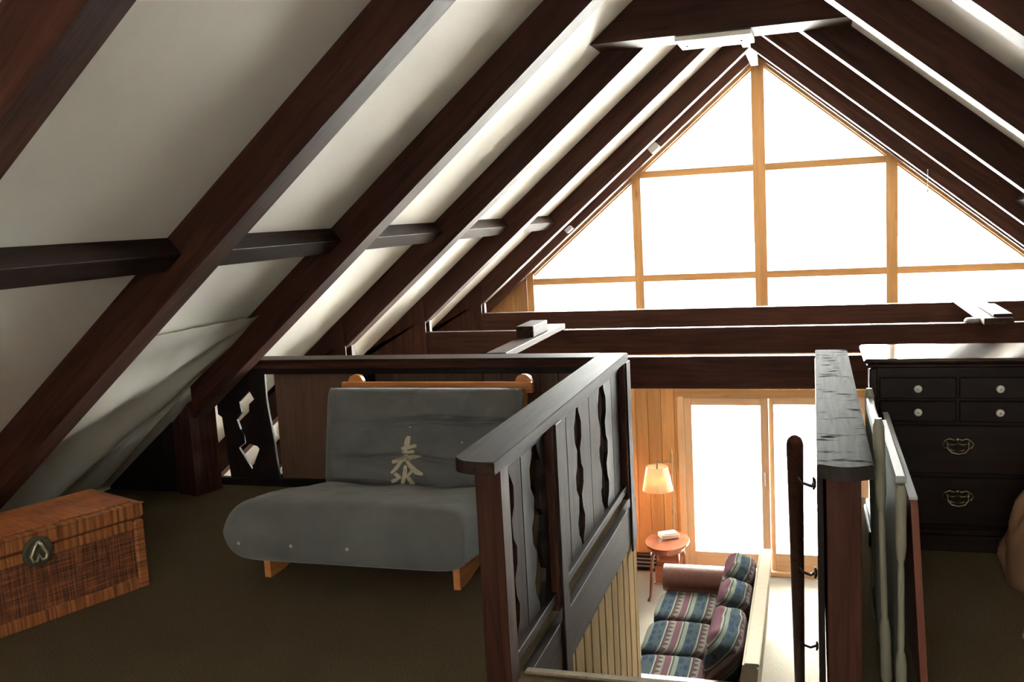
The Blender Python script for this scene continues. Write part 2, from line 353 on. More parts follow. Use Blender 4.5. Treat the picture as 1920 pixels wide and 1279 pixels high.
# ------------------------------------------------------------------ roof trusses
RW = 0.135
def rafter(parent, y, sg, wdt=RW, zoff=0.0, zend=None, x_end=None, mat='dark', name='rafter'):
    """one rafter: local x runs down the slope; zend: soffit height where a plumb cut ends it"""
    xe = RX + sg * 5.6 if x_end is None else x_end
    pts = []
    def P(x, z): return (x - RX, 0, z - RZ)
    xs0, xs1 = RX, xe
    pl = [P(xs0, soff(xs0) + zoff), P(xs1, soff(xs1) + zoff), P(xs1, ceil_(xs1) - 0.001), P(xs0, ceil_(xs0) - 0.001)]
    # rotate into slope frame so the grain follows the beam
    ang = TH * sg
    R = Matrix.Rotation(-ang, 3, 'Y')
    mb = MB(); q = [R @ Vector(p) for p in pl]
    mb.prism([tuple(v) for v in q], (0, wdt, 0))
    # small chamfer look
    o = mb.build(name, W(mat, 'X'), parent)
    o.location = (RX, y, RZ) if parent is None else (0, 0, 0)
    o.rotation_euler = (0, ang, 0)
    return o
TY = [0.46, 1.92, 3.38, 4.80, 6.33, 7.87, 9.40]
TL = ['roof truss of dark timber behind the near edge of the loft', 'dark rafter pair at the top left corner above the wicker chest', 'dark rafter pair sweeping down to the floor beside the wicker chest',
      'dark rafter pair ending just above the left end of the back railing', 'dark truss with a deep ridge plate whose tie crosses the stair opening',
      'dark truss in the middle whose tie shows an orange glow', 'dark truss nearest the window wall with a knee plate and tie']
TIEZ = 0.659
for i, y in enumerate(TY):
    t = thing('roof_truss', TL[i], 'roof beam', (RX, y, RZ))
    for sg in (-1, 1):
        if i == 3 and sg < 0:
            rafter(t, y, sg, x_end=-3.54, wdt=0.15)
        else:
            rafter(t, y, sg, wdt=0.15 if i in (2, 3) else RW)
    if i >= 4:
        # tie beam, its top at TIEZ; gusset plates at both ends
        m = MB(); m.box(-3.29 - RX, 2.226 - RX, -0.002, 0.075, TIEZ - 0.215 - RZ, TIEZ - RZ, 0.004); m.build('tie_beam', W('dark', 'X'), t)
        for sg in (-1, 1):
            xi = 2.758 * sg
            xo = xi + sg * 0.75
            zt = soff(RX + xi) - RZ
            zc = ceil_(RX + xi) - RZ - 0.01; zo = ceil_(RX + xo) - RZ - 0.01
            m = MB(); m.prism([(xi, -0.014, TIEZ - 0.235 - RZ), (xi, -0.014, zt + 0.03), (xi + sg * 0.0, -0.014, zc), (xo, -0.014, zo), (xo, -0.014, TIEZ - 0.235 - RZ)], (0, 0.012, 0))
            # trim to lie on the rafter
            m.build('gusset_plate', W('dark', 'Z'), t)
            m = MB(); m.prism([(xi, 0.085, TIEZ - 0.235 - RZ), (xi, 0.085, zc), (xo, 0.085, zo), (xo, 0.085, TIEZ - 0.235 - RZ)], (0, 0.05, 0))
            m.build('gusset_plate', W('dark', 'Z'), t)
    if i == 4:
        zb = 2.66
        xx = (ceil_(RX) - 0.004 - zb) / SL
        m = MB(); m.prism([(-xx, -0.33, zb - RZ), (xx, -0.33, zb - RZ), (0, -0.33, CEILO - 0.004)], (0, 0.328, 0)); m.build('ridge_plate', W('dark', 'X'), t)
        m = MB(); m.box(-0.25, 0.20, -0.30, 0.06, zb - 0.03 - RZ, zb - RZ - 0.001, 0.004); m.build('metal_plate', M_ceil, t)['label'] = 'white plate screwed under the ridge plate'
        for px in (-0.2, 0.13):
            MB().lathe((px, -0.09, zb - 0.036 - RZ), [(0.006, 0), (0.006, 0.008)], 8).build('screw', M_iron, t)
# slimmer rafter pair against the window wall
t = thing('roof_truss', 'slim weathered rafter pair directly above the slanted window edges', 'roof beam', (RX, 10.58, RZ))
for sg in (-1, 1): rafter(t, 10.58, sg, wdt=0.12, zoff=0.085, x_end=RX + sg * 3.6)
# ridge beam
m = MB(); m.box(-0.065, 0.008, 0, 4.20, -0.005, 0.2, 0.004)
tag(m.build('ridge_beam', M_ceil, loc=(RX, 6.47, RZ)), 'short pale ridge beam running from the ridge plate to the window peak', 'beam')
# noggings between rafters (one per bay), square to the slope
def nogging(i, sg, label):
    y0 = TY[i] + RW + 0.002 + (0.015 if i in (2, 3) else 0); y1 = (TY + [10.58])[i + 1] - 0.002
    x = RX + sg * 2.04
    t_ = sg * TH
    m = MB(); m.box(-0.055, 0.055, 0, y1 - y0, -0.095, -0.002, 0.003)
    o = m.build('roof_nogging', W('cap', 'Y'), loc=(x, y0, ceil_(x)))
    o.rotation_euler = (0, t_, 0)
    tag(o, label, 'roof batten')
NL = ['dark nogging board at the left edge of the picture', 'dark nogging board crossing the widest ceiling bay on the left', 'grey nogging board with a knot, in the second ceiling bay',
      'pale nogging board in the third ceiling bay', 'pale nogging board in the fourth ceiling bay', 'short pale nogging board in the ceiling bay nearest the window wall']
for i in range(1, 6): nogging(i, -1, NL[i])
for i, lb in ((2, 'nogging board at the right edge between the nearer right rafters'), (3, 'nogging board low on the right side above the dresser'), (4, 'pale nogging board end at the right edge above the window')): nogging(i, 1, lb)
# small white blocks on the far left rafter
for (x, s_, lb) in ((-1.62, 1.0, 'small white block fixed on the far left rafter, the upper one'), (-2.60, 0.7, 'small white block fixed on the far left rafter, the lower one')):
    m = MB(); m.box(-0.055 * s_, 0.055 * s_, -0.10, 0.0, -0.035 * s_, 0.035 * s_, 0.004)
    o = m.build('mounting_block', M_white, loc=(x, 10.578, soff(x) + 0.13)); o.rotation_euler = (0, -TH, 0); tag(o, lb, 'block')
m = MB()
for k in range(10): m.lathe((0, 0, -0.016 * k), [(0.002, -0.005), (0.006, 0), (0.002, 0.005)], 6)
m.lathe((0, 0, -0.185), [(0.003, 0.02), (0.012, 0), (0.003, -0.012)], 8)
tag(m.build('pull_chain', M_porc, loc=(0.98, 9.39, soff(0.98) + 0.05)), 'short white beaded pull chain hanging on the right rafters', 'chain')
# loose boards on the ties
m = MB(); m.box(-0.075, 0.075, 0, 1.68, 0.0, 0.045, 0.004)
tag(m.build('plank', W('cap', 'Y'), loc=(-2.115, 6.28, TIEZ + 0.001)), 'weathered loose plank lying across the tie beams above the futon', 'board')
m = MB(); m.box(-0.07, 0.07, 0, 0.42, 0.0, 0.085, 0.004)
tag(m.build('wood_block', W('cap', 'Y'), loc=(-2.14, 7.08, TIEZ + 0.047)), 'short dark timber offcut lying on the loose plank', 'wood block')
m = MB(); m.box(-0.10, 0.10, 0, 1.78, 0.0, 0.05, 0.004)
b2 = m.build('plank', W('cap', 'Y'), loc=(1.29, 7.72, TIEZ + 0.001)); tag(b2, 'loose plank lying across the tie beams above the dresser', 'board')
m = MB(); m.box(-0.065, 0.065, 0, 0.75, 0.0, 0.02, 0.003)
tag(m.build('wood_strip', W('cap', 'Y'), loc=(1.33, 7.80, TIEZ + 0.053)), 'thin wooden strip lying on the right loose plank', 'wood strip')
m = MB(); m.lathe((0, 0, 0), [(0.055, 0), (0.06, 0.012), (0.045, 0.03)], 14)
tag(m.build('tin_lid', M_white, loc=(1.14, 7.93, TIEZ + 0.001)), 'small pale round lid on the tie beam beside the right plank', 'lid')

# ------------------------------------------------------------------ gable window wall
wall = sempty('wall_far', 'golden pine plank window wall', 'wall')
WX0, WX1 = -3.215, 2.15      # window span
# openings as (x0,x1,z0,z1)
OPEN = [(WX0, WX1, 0.2, 9), (-1.46, 1.10, GF, -0.42), (-2.85, -1.985, -2.02, -0.37)]
pw = 0.152; x = -6.4
while x < 6.2:
    x1 = x + pw - 0.004
    xm = (x + x1) / 2
    segs = [(GF, 99)]
    for (a, b_, c, d) in OPEN:
        if xm > a and xm < b_:
            ns = []
            for (p, q) in segs:
                if c > p: ns.append((p, min(q, c)))
                if d < q: ns.append((max(p, d), q))
            segs = ns
    for (p, q) in segs:
        t0 = min(q, ceil_(x) - 0.005); t1 = min(q, ceil_(x1) - 0.005)
        if t0 <= p + 0.02 or t1 <= p + 0.02: continue
        m = MB(); m.prism([(x, GY + 0.01, p), (x1, GY + 0.01, p), (x1, GY + 0.01, t1), (x, GY + 0.01, t0)], (0, 0.05, 0))
        m.build('plank', W('pine', 'Z'), wall)
    x += pw
m = MB()
for (a, b_, c, d) in ((-7, -1.47, GF, -2.03), (-7, -2.86, -2.02, 0.19), (-1.98, 1.11, -0.41, 0.19), (1.11, 7, GF, 0.19), (-2.86, -1.98, -0.36, 0.19), (-1.98, -1.47, -2.03, -0.41)):
    m.box(a, b_, GY + 0.062, GY + 0.12, c, d)
m.prism([(WX0, GY + 0.062, 0.19), (WX0, GY + 0.062, ceil_(WX0)), (-7, GY + 0.062, ceil_(-7)), (-7, GY + 0.062, 0.19)], (0, 0.058, 0))
m.prism([(WX1, GY + 0.062, 0.19), (WX1, GY + 0.062, ceil_(WX1)), (7, GY + 0.062, ceil_(7)), (7, GY + 0.062, 0.19)], (0, 0.058, 0))
bk = m.build('backing', M_dark, wall)
win = sempty('window_1', 'large gable window of golden pine posts and clear panes', 'window')
FY0, FY1 = GY - 0.02, GY + 0.10
def post(x0, x1, z0, kind='pine', y0=FY0, y1=FY1, name='window_post'):
    m = MB(); m.prism([(x0, y0, z0), (x1, y0, z0), (x1, y0, ceil_(x1) - 0.02), (x0, y0, ceil_(x0) - 0.02)] if x1 < RX or x0 > RX else
                      [(x0, y0, z0), (x1, y0, z0), (x1, y0, ceil_(x1) - 0.02), (RX, y0, ceil_(RX) - 0.02), (x0, y0, ceil_(x0) - 0.02)], (0, y1 - y0, 0))
    return m.build(name, W(kind, 'Z'), win)
post(-0.607, -0.475, 0.2)
post(-1.925, -1.825, 0.2); post(0.727, 0.84, 0.2)
post(-3.20, -3.12, 0.2); post(2.03, 2.11, 0.2)
bays = [(-3.12, -1.915), (-1.835, -0.60), (-0.485, 0.735), (0.83, 2.03)]
rk = 0.185   # rake trim below the ceiling
for i, (a, b_) in enumerate(bays):
    m = MB(); m.box(a, b_, GY, GY + 0.09, 0.828, 0.905, 0.003); m.build('muntin', W('pine', 'X'), win)
    if i in (1, 2): m = MB(); m.box(a, b_, GY, GY + 0.09, 1.982, 2.056, 0.003); m.build('muntin', W('pine', 'X'), win)
    m = MB(); m.box(a, b_, GY - 0.01, GY + 0.10, 0.14, 0.23, 0.003); m.build('window_sill', W('pine', 'X'), win)
    # rake trim
    m = MB(); m.prism([(a, GY - 0.03, ceil_(a) - rk), (b_, GY - 0.03, ceil_(b_) - rk), (b_, GY - 0.03, ceil_(b_) - 0.01), (a, GY - 0.03, ceil_(a) - 0.01)], (0, 0.14, 0)); m.build('rake_trim', W('pine', 'X'), win)
    m = MB(); m.prism([(a, GY + 0.03, ceil_(a) - rk - 0.022), (b_, GY + 0.03, ceil_(b_) - rk - 0.022), (b_, GY + 0.03, ceil_(b_) - rk), (a, GY + 0.03, ceil_(a) - rk)], (0, 0.05, 0)); m.build('glazing_bead', W('palepine', 'X'), win)
    zs = [0.23, 0.835] ; g = 0.006
    def pane(pts):
        m = MB(); m.prism(pts, (0, g, 0)); m.build('pane', M_glass, win)
    yy = GY + 0.05
    pane([(a, yy, 0.23), (b_, yy, 0.23), (b_, yy, 0.835), (a, yy, 0.835)])
    ta, tb = ceil_(a) - rk, ceil_(b_) - rk
    if i in (1, 2):
        pane([(a, yy, 0.90), (b_, yy, 0.90), (b_, yy, 1.99), (a, yy, 1.99)])
        pane([(a, yy, 2.05), (b_, yy, 2.05), (b_, yy, max(tb, 2.06)), (a, yy, max(ta, 2.06))])
    else:
        pane([(a, yy, 0.90), (b_, yy, 0.90), (b_, yy, tb), (a, yy, ta)])
# left lower window
lw = sempty('window_2', 'narrow side window left of the lamp downstairs', 'window')
for (a, b_, c, d) in ((-2.85, -2.79, -2.02, -0.37), (-2.045, -1.985, -2.02, -0.37), (-2.79, -2.045, -2.02, -1.96), (-2.79, -2.045, -0.43, -0.37), (-2.79, -2.045, -1.66, -1.61)):
    m = MB(); m.box(a, b_, GY - 0.01, GY + 0.09, c, d, 0.003); m.build('window_frame', W('pine', 'Z' if d - c > 1 else 'X'), lw)
for (c, d) in ((-1.96, -1.66), (-1.61, -0.43)):
    m = MB(); m.box(-2.79, -2.045, GY + 0.04, GY + 0.046, c, d); m.build('pane', M_glass, lw)
# sliding door
dr = sempty('door_1', 'pale pine framed sliding glass door downstairs', 'door')
m = MB(); m.box(-1.53, 1.17, GY - 0.035, GY + 0.0, -0.48, -0.40, 0.004); m.build('head_casing', W('pine', 'X'), dr)
m = MB(); m.box(-1.46, 1.10, GY - 0.02, GY + 0.11, -0.505, -0.425, 0.003); m.build('door_head', W('palepine', 'X'), dr)
m = MB(); m.box(-1.50, -1.425, GY - 0.035, GY + 0.11, GF, -0.48, 0.004); m.build('side_jamb', W('palepine', 'Z'), dr)
m = MB(); m.box(1.065, 1.14, GY - 0.035, GY + 0.11, GF, -0.48, 0.004); m.build('side_jamb', W('palepine', 'Z'), dr)
m = MB(); m.box(-1.425, 1.065, GY - 0.02, GY + 0.12, GF, GF + 0.05, 0.003); m.build('door_sill', W('palepine', 'X'), dr)
def sash(x0, x1, y0, y1, gx0, gx1, nm):
    p = MB().box(x0, gx0, y0, y1, GF + 0.05, -0.505, 0.003).build('door_stile', W('palepine', 'Z'), dr)
    MB().box(gx1, x1, y0, y1, GF + 0.05, -0.505, 0.003).build('door_stile', W('palepine', 'Z'), dr)
    MB().box(gx0, gx1, y0, y1, GF + 0.05, -2.30, 0.003).build('door_rail', W('palepine', 'X'), dr)
    MB().box(gx0, gx1, y0, y1, -0.585, -0.505, 0.003).build('door_rail', W('palepine', 'X'), dr)
    MB().box(gx0, gx1, (y0 + y1) / 2 - 0.003, (y0 + y1) / 2 + 0.003, -2.30, -0.585).build('pane', M_glass, dr)
    return p
sash(-1.425, -0.50, GY - 0.01, GY + 0.04, -1.34, -0.585, 'a')
st = sash(-0.50, 0.40, GY + 0.045, GY + 0.095, -0.445, 0.31, 'b')
m = MB(); m.box(-0.555, -0.535, GY - 0.03, GY - 0.010, -1.50, -1.34, 0.005); m.build('door_handle', M_steel, dr)
MB().box(0.40, 1.065, GY - 0.01, GY + 0.04, GF + 0.05, -0.505).build('door_panel', W('palepine', 'Z'), dr)
# baseboard heater
h = thing('baseboard_heater', 'dark low baseboard heater under the side window downstairs', 'heater', (-2.1, GY - 0.03, GF))
MB().box(-0.75, 0.57, -0.06, 0.03, 0.03, 0.20, 0.006).build('housing', M_iron, h)
for k in range(3): MB().box(-0.72, 0.54, -0.067, -0.061, 0.06 + k * 0.045, 0.075 + k * 0.045).build('fin', M_steel, h)

# ------------------------------------------------------------------ stair walls, fascia, stairs
m = MB(); m.box(-1.06, -1.02, 3.10, 5.47, -0.27, -0.045, 0.003)
struct(m.build('trim_2', W('cap', 'Y')), 'dark fascia board along the left side of the stair opening', 'trim')
m = MB(); m.box(-4.45, -1.06, 5.462, 5.50, -0.27, -0.01, 0.003)
struct(m.build('trim_3', W('cap', 'X')), 'dark fascia board along the front edge of the loft', 'trim')
m = MB(); m.box(0.03, 3.4, 5.462, 5.50, -0.27, -0.01, 0.003)
struct(m.build('trim_4', W('cap', 'X')), 'dark fascia board below the dresser', 'trim')
sw = sempty('wall_left', 'tan vertical boards lining the stairwell', 'wall')
y = 2.2; k = 0
while y < 5.40:
    wd = 0.150 if k % 2 else 0.128
    MB().box(-1.052, -1.030, y, min(y + wd, 5.44), GF, -0.271, 0.003).build('board', W('tan', 'Z'), sw); y += wd + 0.020; k += 1
MB().box(-1.075, -1.056, 2.2, 5.44, GF, -0.271).build('backing', M_dark, sw)
MB().box(-1.075, -1.03, 5.44, 5.475, GF, -0.271, 0.003).build('corner_board', W('tan', 'Z'), sw)
sw = sempty('wall_right', 'dark boarded wall on the right side of the stairs', 'wall')
y = 2.2
while y < 5.40:
    MB().box(0.0, 0.022, y, min(y + 0.16, 5.44), GF, -0.005, 0.003).build('board', W('dark', 'Z'), sw); y += 0.166
st = thing('staircase', 'steep dark wooden stairs dropping from the landing to the living room', 'stairs', (-0.5, 3.2, GF))
ns = 12
for k in range(1, ns):
    z = -0.2125 * k - GF; yy = 0.0 + 0.212 * (k - 1)
    MB().box(-0.50, 0.48, yy, yy + 0.25, z - 0.035, z, 0.004).build('tread', W('dark', 'X'), st)
for sx_ in (-0.518, 0.482):
    m = MB(); m.prism([(sx_, 0, -0.2125 - GF + 0.05), (sx_, 0, -0.2125 - GF - 0.28), (sx_, 2.5, 0.0), (sx_, 2.72, 0.0), (sx_, 2.72, 0.08)], (0.017, 0, 0)); m.build('stringer', W('dark', 'Y'), st)

# ------------------------------------------------------------------ railings
CAPZ = 0.835
# notch outline used on the board edges: (z, inward notch depth)
NA = [(0.0, 0.0), (0.03, 0.0), (0.08, 0.040), (0.14, 0.052), (0.19, 0.020), (0.26, 0.008), (0.31, 0.050), (0.38, 0.056), (0.42, 0.020), (0.50, 0.008), (0.55, 0.046), (0.63, 0.050), (0.69, 0.008), (0.72, 0.0)]
def ybrd(parent, x0, th, y0, y1, z0, z1, left=False, right=False, mat='cap'):
    """board standing in the x plane, notched along its low-y (left) or high-y (right) edge"""
    sc = (z1 - z0) / 0.72
    L = [(y0 + (d if left else 0), z0 + z * sc) for z, d in (NA if left else [(0, 0), (0.72, 0)])]
    R_ = [(y1 - (d if right else 0), z0 + z * sc) for z, d in (NA if right else [(0, 0), (0.72, 0)])]
    pts = [(x0, a, b_) for a, b_ in L] + [(x0, a, b_) for a, b_ in reversed(R_)]
    m = MB(); m.prism(pts, (th, 0, 0)); return m.build('baluster_board', W(mat, 'Z'), parent)
lr = thing('stair_railing', 'dark railing along the left side of the stairs with notched boards and a wide cap', 'railing', (0, 0, 0))
# cap with rounded near-left corner
def cap(parent, x0, x1, y0, y1, z1, th, cut='L', mat=None):
    r = 0.12; pts = []
    if cut == 'L':
        for k in range(9):
            a = PI + (PI / 2) * k / 8
            pts.append((x0 + r + r * math.cos(a), y0 + 0.07 + 0.07 * math.sin(a)))
        pts.append((x1 - 0.004, y0 - 0.0)); pts.append((x1, y0 + 0.004))
    else:
        pts.append((x0, y0 + 0.004))
        for k in range(13):
            a = PI * k / 12
            pts.append((x0 + (x1 - x0) * (k / 12), y0 + 0.03 - 0.035 * math.sin(a)))
    pts += [(x1, y1), (x0, y1)]
    m = MB(); m.prism([(a, b_, z1 - th) for a, b_ in pts], (0, 0, th))
    bmesh.ops.bevel(m.bm, geom=[e for e in m.bm.edges if abs(e.verts[0].co.z - z1) < 1e-5 and abs(e.verts[1].co.z - z1) < 1e-5], offset=0.004, segments=2, affect='EDGES')
    return m.build('cap_rail', mat or W('cap', 'Y'), parent)
cap(lr, -1.175, -1.016, 2.93, 5.36, CAPZ, 0.045)
def pst(parent, x0, x1, y0, y1, z0, z1, mat='dark', name='post'): return MB().box(x0, x1, y0, y1, z0, z1, 0.004).build(name, W(mat, 'Z'), parent)
pst(lr, -1.115, -1.022, 3.005, 3.10, 0.0, 0.789, name='newel_post')
pst(lr, -1.095, -1.022, 3.68, 3.79, 0.0, 0.789)
MB().box(-1.019, -1.008, 3.70, 3.80, -0.31, 0.789, 0.002).build('post_face', W('cap', 'Z'), lr)
pst(lr, -1.095, -1.022, 5.26, 5.355, 0.0, 0.789)
MB().box(-1.019, -1.008, 5.27, 5.38, -0.31, 0.789, 0.002).build('post_face', W('cap', 'Z'), lr)
for (a, b_) in ((3.10, 3.68), (3.79, 5.26)):
    MB().box(-1.085, -1.030, a, b_, 0.045, 0.085, 0.003).build('bottom_rail', W('cap', 'Y'), lr)
    MB().box(-1.085, -1.045, a, b_, 0.75, 0.789, 0.003).build('top_rail', W('cap', 'Y'), lr)
for (a, b_, l, r_) in ((3.19, 3.335, True, False), (3.345, 3.50, False, True), (3.56, 3.675, True, False), (3.86, 4.03, True, False), (4.04, 4.23, False, True), (4.27, 4.49, True, False), (4.50, 4.74, False, True), (4.84, 5.03, True, False), (5.04, 5.255, False, False)):
    ybrd(lr, -1.075, 0.022, a, b_, 0.085, 0.75, l, r_, 'black' if a in (3.345, 3.56, 4.84, 5.04) else 'cap')  # unlit boards get the near-black wood, their shade put into the colour
rr = thing('stair_railing', 'dark railing right of the stairs, its glossy cap scuffed, seen end on', 'railing', (0, 0, 0))
cap(rr, 0.002, 0.166, 2.985, 5.40, CAPZ, 0.045, 'R', m_scuffed())
pst(rr, 0.028, 0.130, 3.02, 3.12, 0.0, 0.789, name='newel_post')
pst(rr, 0.030, 0.125, 4.05, 4.15, 0.0, 0.789); pst(rr, 0.030, 0.125, 5.26, 5.36, 0.0, 0.789)
for (a, b_) in ((3.12, 4.05), (4.15, 5.26)):
    MB().box(0.045, 0.10, a, b_, 0.045, 0.085, 0.003).build('bottom_rail', W('cap', 'Y'), rr)
    MB().box(0.055, 0.095, a, b_, 0.75, 0.789, 0.003).build('top_rail', W('cap', 'Y'), rr)
    n_ = int((b_ - a) / 0.18); q = (b_ - a) / n_
    for k in range(n_): ybrd(rr, 0.062, 0.022, a + k * q + 0.006, a + (k + 1) * q - 0.006, 0.085, 0.75, k % 2 == 1, k % 2 == 0)
MB().box(0.000, 0.020, 3.02, 5.40, 0.0, 0.789, 0.002).build('side_panel', W('black', 'Z'), rr)
# back railing
br = thing('loft_railing', 'long dark railing across the loft edge behind the futon', 'railing', (0, 0, 0))
MB().box(-3.42, -1.176, 5.20, 5.365, CAPZ - 0.012, CAPZ, 0.002).build('cap_rail', W('cap', 'X'), br)
MB().box(-3.42, -1.176, 5.22, 5.345, CAPZ - 0.062, CAPZ - 0.013, 0.003).build('cap_support', W('dark', 'X'), br)
MB().box(-3.40, -1.176, 5.25, 5.30, CAPZ - 0.10, CAPZ - 0.063, 0.003).build('top_rail', W('black', 'X'), br)
pst(br, -2.66, -2.575, 5.22, 5.30, 0.0, CAPZ - 0.10, 'black')
MB().box(-3.76, -1.176, 5.27, 5.31, 0.0, 0.05, 0.003).build('bottom_rail', W('black', 'X'), br)
# infill panelling right of x = -3.30: brown boards with narrow grooves
x = -3.285; k = 0
while x < -1.14:
    wd = 0.72 if k == 0 else 0.115
    x1 = min(x + wd, -1.12)
    MB().box(x, x1 - 0.004, 5.312, 5.33, 0.0, CAPZ - 0.07, 0.0015).build('infill_board', W('panel', 'Z'), br); x = x1; k += 1
# two notched boards left of it, gap shaped like arrows and a triangle
LG = [(-3.453, 0.623), (-3.533, 0.552), (-3.523, 0.481), (-3.563, 0.435), (-3.543, 0.369), (-3.519, 0.334), (-3.517, 0.281), (-3.545, 0.263), (-3.567, 0.249), (-3.483, 0.109), (-3.484, 0.05)]
RG = [(-3.451, 0.623), (-3.422, 0.570), (-3.462, 0.538), (-3.468, 0.482), (-3.440, 0.459), (-3.539, 0.369), (-3.513, 0.334), (-3.510, 0.285), (-3.427, 0.262), (-3.415, 0.244), (-3.481, 0.109), (-3.482, 0.05)]
ya = 5.275
MB().prism([(-3.645, ya, 0.05), (-3.672, ya, 0.45), (-3.70, ya, 0.47), (-3.70, ya, 0.60), (-3.56, ya, 0.76), (-3.452, ya, 0.77)] + [(a, ya, b_) for a, b_ in LG], (0, 0.02, 0)).build('notched_board', W('black', 'Z'), br)
MB().prism([(a, ya, b_) for a, b_ in RG][::-1] + [(-3.450, ya, 0.77), (-3.331, ya, 0.77), (-3.333, ya, 0.56), (-3.318, ya, 0.42), (-3.302, ya, 0.30), (-3.288, ya, 0.05)], (0, 0.02, 0)).build('notched_board', W('black', 'Z'), br)
MB().prism([(-4.40, 5.33, 0.0), (-3.79, 5.33, 0.0), (-3.77, 5.33, 0.55), (-3.85, 5.33, 0.50)], (0, 0.02, 0)).build('eave_light_block', W('black', 'Z'), br)  # black board added to block light coming in along the eaves
MB().box(-3.26, -1.125, 5.334, 5.35, 0.0, CAPZ - 0.07).build('backing_board', W('black', 'Z'), br)  # unseen dark board added to stop light leaking between the infill boards
# handrail with brackets
hr = thing('handrail', 'dark round handrail on iron brackets descending beside the stairs', 'handrail', (0, 0, 0))
A = Vector((-0.062, 2.99, 0.915)); B = Vector((-0.098, 5.0, -0.88)); D = (B - A)
pts = [A + D * t for t in [0, 0.004, 0.012, 0.3, 0.6, 0.9, 1.35]]
MB().tube(pts, [0.016, 0.023, 0.026, 0.026, 0.026, 0.026, 0.026], 16).build('rail', W('dark', 'Y'), hr, 'auto')
for t in (0.07, 0.36, 0.70):
    p = A + D * t
    m = MB(); m.tube([p + Vector((0, 0, -0.015)), p + Vector((0.02, 0, -0.05)), p + Vector((0.05, 0.0, -0.06)), Vector((-0.012, p.y, p.z - 0.05))], 0.006, 8)
    o = m.build('bracket', M_iron, hr, True)
    MB().lathe((-0.013, p.y, p.z - 0.05), [(0.022, 0), (0.022, 0.006), (0.012, 0.012)], 12, 'X').build('bracket_plate', M_iron, hr)

# ------------------------------------------------------------------ knee post and plastic sheet at the eaves
m = MB(); dxy = Vector((0.062, 0.19, 0)); px_ = Vector((-0.19, 0.062, 0)) * 0.9
p0 = Vector((-3.72, 5.0, 0)); base = [p0, p0 + dxy, p0 + dxy + px_, p0 + px_]
def top(p, off=0.03): return min(0.68, ceil_(p.x) - off)
vs = [m.bm.verts.new(p) for p in base]; vt = [m.bm.verts.new((p.x, p.y, top(p))) for p in base]
m.bm.faces.new(vs[::-1]); m.bm.faces.new(vt)
for i in range(4): m.bm.faces.new((vs[i], vs[(i+1) % 4], vt[(i+1) % 4], vt[i]))
tag(m.build('knee_post', W('dark', 'Z')), 'short thick dark post standing at the eaves left of the notched boards', 'post')
MB().prism([(-4.44, 5.08, 0.0), (-3.92, 5.08, 0.0), (-3.92, 5.08, 0.455), (-4.44, 5.08, 0.02)], (0, 0.02, 0)).build('eave_light_stop', W('black', 'Z'))  # added to keep stray light off the low ceiling by the knee post
tag(bpy.data.objects['eave_light_stop'], 'black board added at the low eaves left of the knee post to block light', 'board')
m = MB()
def sheet(u, v):
    # fan of folds from the top right down to the lower left, just under the ceiling in the third bay
    yy = 3.66 + u * 1.13; x = -3.05 - v * 1.33
    a = math.atan2(v + 0.05, 1.15 - u)
    d = 0.045 + 0.035 * math.sin(a * 15 + 2 * math.sin(a * 3)) * min(1, v * 2.2) * min(1, (1.05 - u) * 5) + 0.012 * noise.noise(Vector((u * 6, v * 4, 1)))
    nrm = Vector((math.sin(TH), 0, -math.cos(TH)))
    return Vector((x, yy, ceil_(x))) + nrm * max(d, 0.004)
m.grid(48, 40, sheet)
bmesh.ops.solidify(m.bm, geom=list(m.bm.faces), thickness=0.0015)
tag(m.build('plastic_sheet', M_plastic, smooth=True), 'creased pale plastic sheet covering the lower sloped ceiling left of the knee post', 'sheet')

# ------------------------------------------------------------------ wicker chest
ang = math.atan2(0.93, 0.366)
ch = thing('wicker_chest', 'orange brown woven rattan chest with a round brass clasp on the left floor', 'chest', (-3.011, 3.64, 0), ang + PI)
# local x runs away from the right-front corner along the front; the front faces local -y? (normal +.93,-.366)
CL, CD, CH = 1.02, 0.46, 0.42
sgn = -1
def cb(x0, x1, d0, d1, z0, z1, bev=0.0): return MB().box(x0, x1, min(sgn * d0, sgn * d1), max(sgn * d0, sgn * d1), z0, z1, bev)
cb(0.012, CL - 0.012, 0.012, CD - 0.012, 0.02, 0.325).build('body', M_wick, ch)
for (a, b_) in ((0.0, 0.05), (CL - 0.05, CL)):
    for (c, d) in ((0, 0.05), (CD - 0.05, CD)): cb(a, b_, c, d, 0.0, 0.33, 0.008).build('corner_post', M_bandz, ch)
for (z0, z1) in ((0.0, 0.055), (0.285, 0.333)):
    for (c, d) in ((0.004, 0.03), (CD - 0.03, CD - 0.004)): cb(0.05, CL - 0.05, c, d, z0, z1, 0.006).build('wrapped_band', M_bandx, ch)
    for (a, b_) in ((0.004, 0.03), (CL - 0.03, CL - 0.004)): cb(a, b_, 0.05, CD - 0.05, z0, z1, 0.006).build('wrapped_band', M_bandx, ch)
lid = cb(-0.004, CL + 0.004, -0.004, CD + 0.004, 0.338, 0.412, 0.012).build('lid', M_bandx, ch)
cb(0.035, CL - 0.035, 0.035, CD - 0.035, 0.412, 0.420, 0.003).build('lid_panel', m_wicker('woven_rattan_lid', (0.55, 0.17, 0.035), (0.38, 0.11, 0.025), (0.20, 0.05, 0.015)), ch)
cb(-0.006, CL + 0.006, -0.008, 0.0, 0.404, 0.412, 0.002).build('lid_edge', M_bandx, ch)
lx = 0.50
cs = thing('x', 'x', 'x') if False else None
m = MB(); m.lathe((lx, -sgn * 0.006, 0.325), [(0.066, 0), (0.066, 0.004), (0.05, 0.008)], 24, (Vector((1,0,0)), Vector((0,0,1)), Vector((0,-sgn,0))))
clasp = m.build('clasp_plate', M_greybrass, ch)
m = MB(); yk = -sgn * 0.020
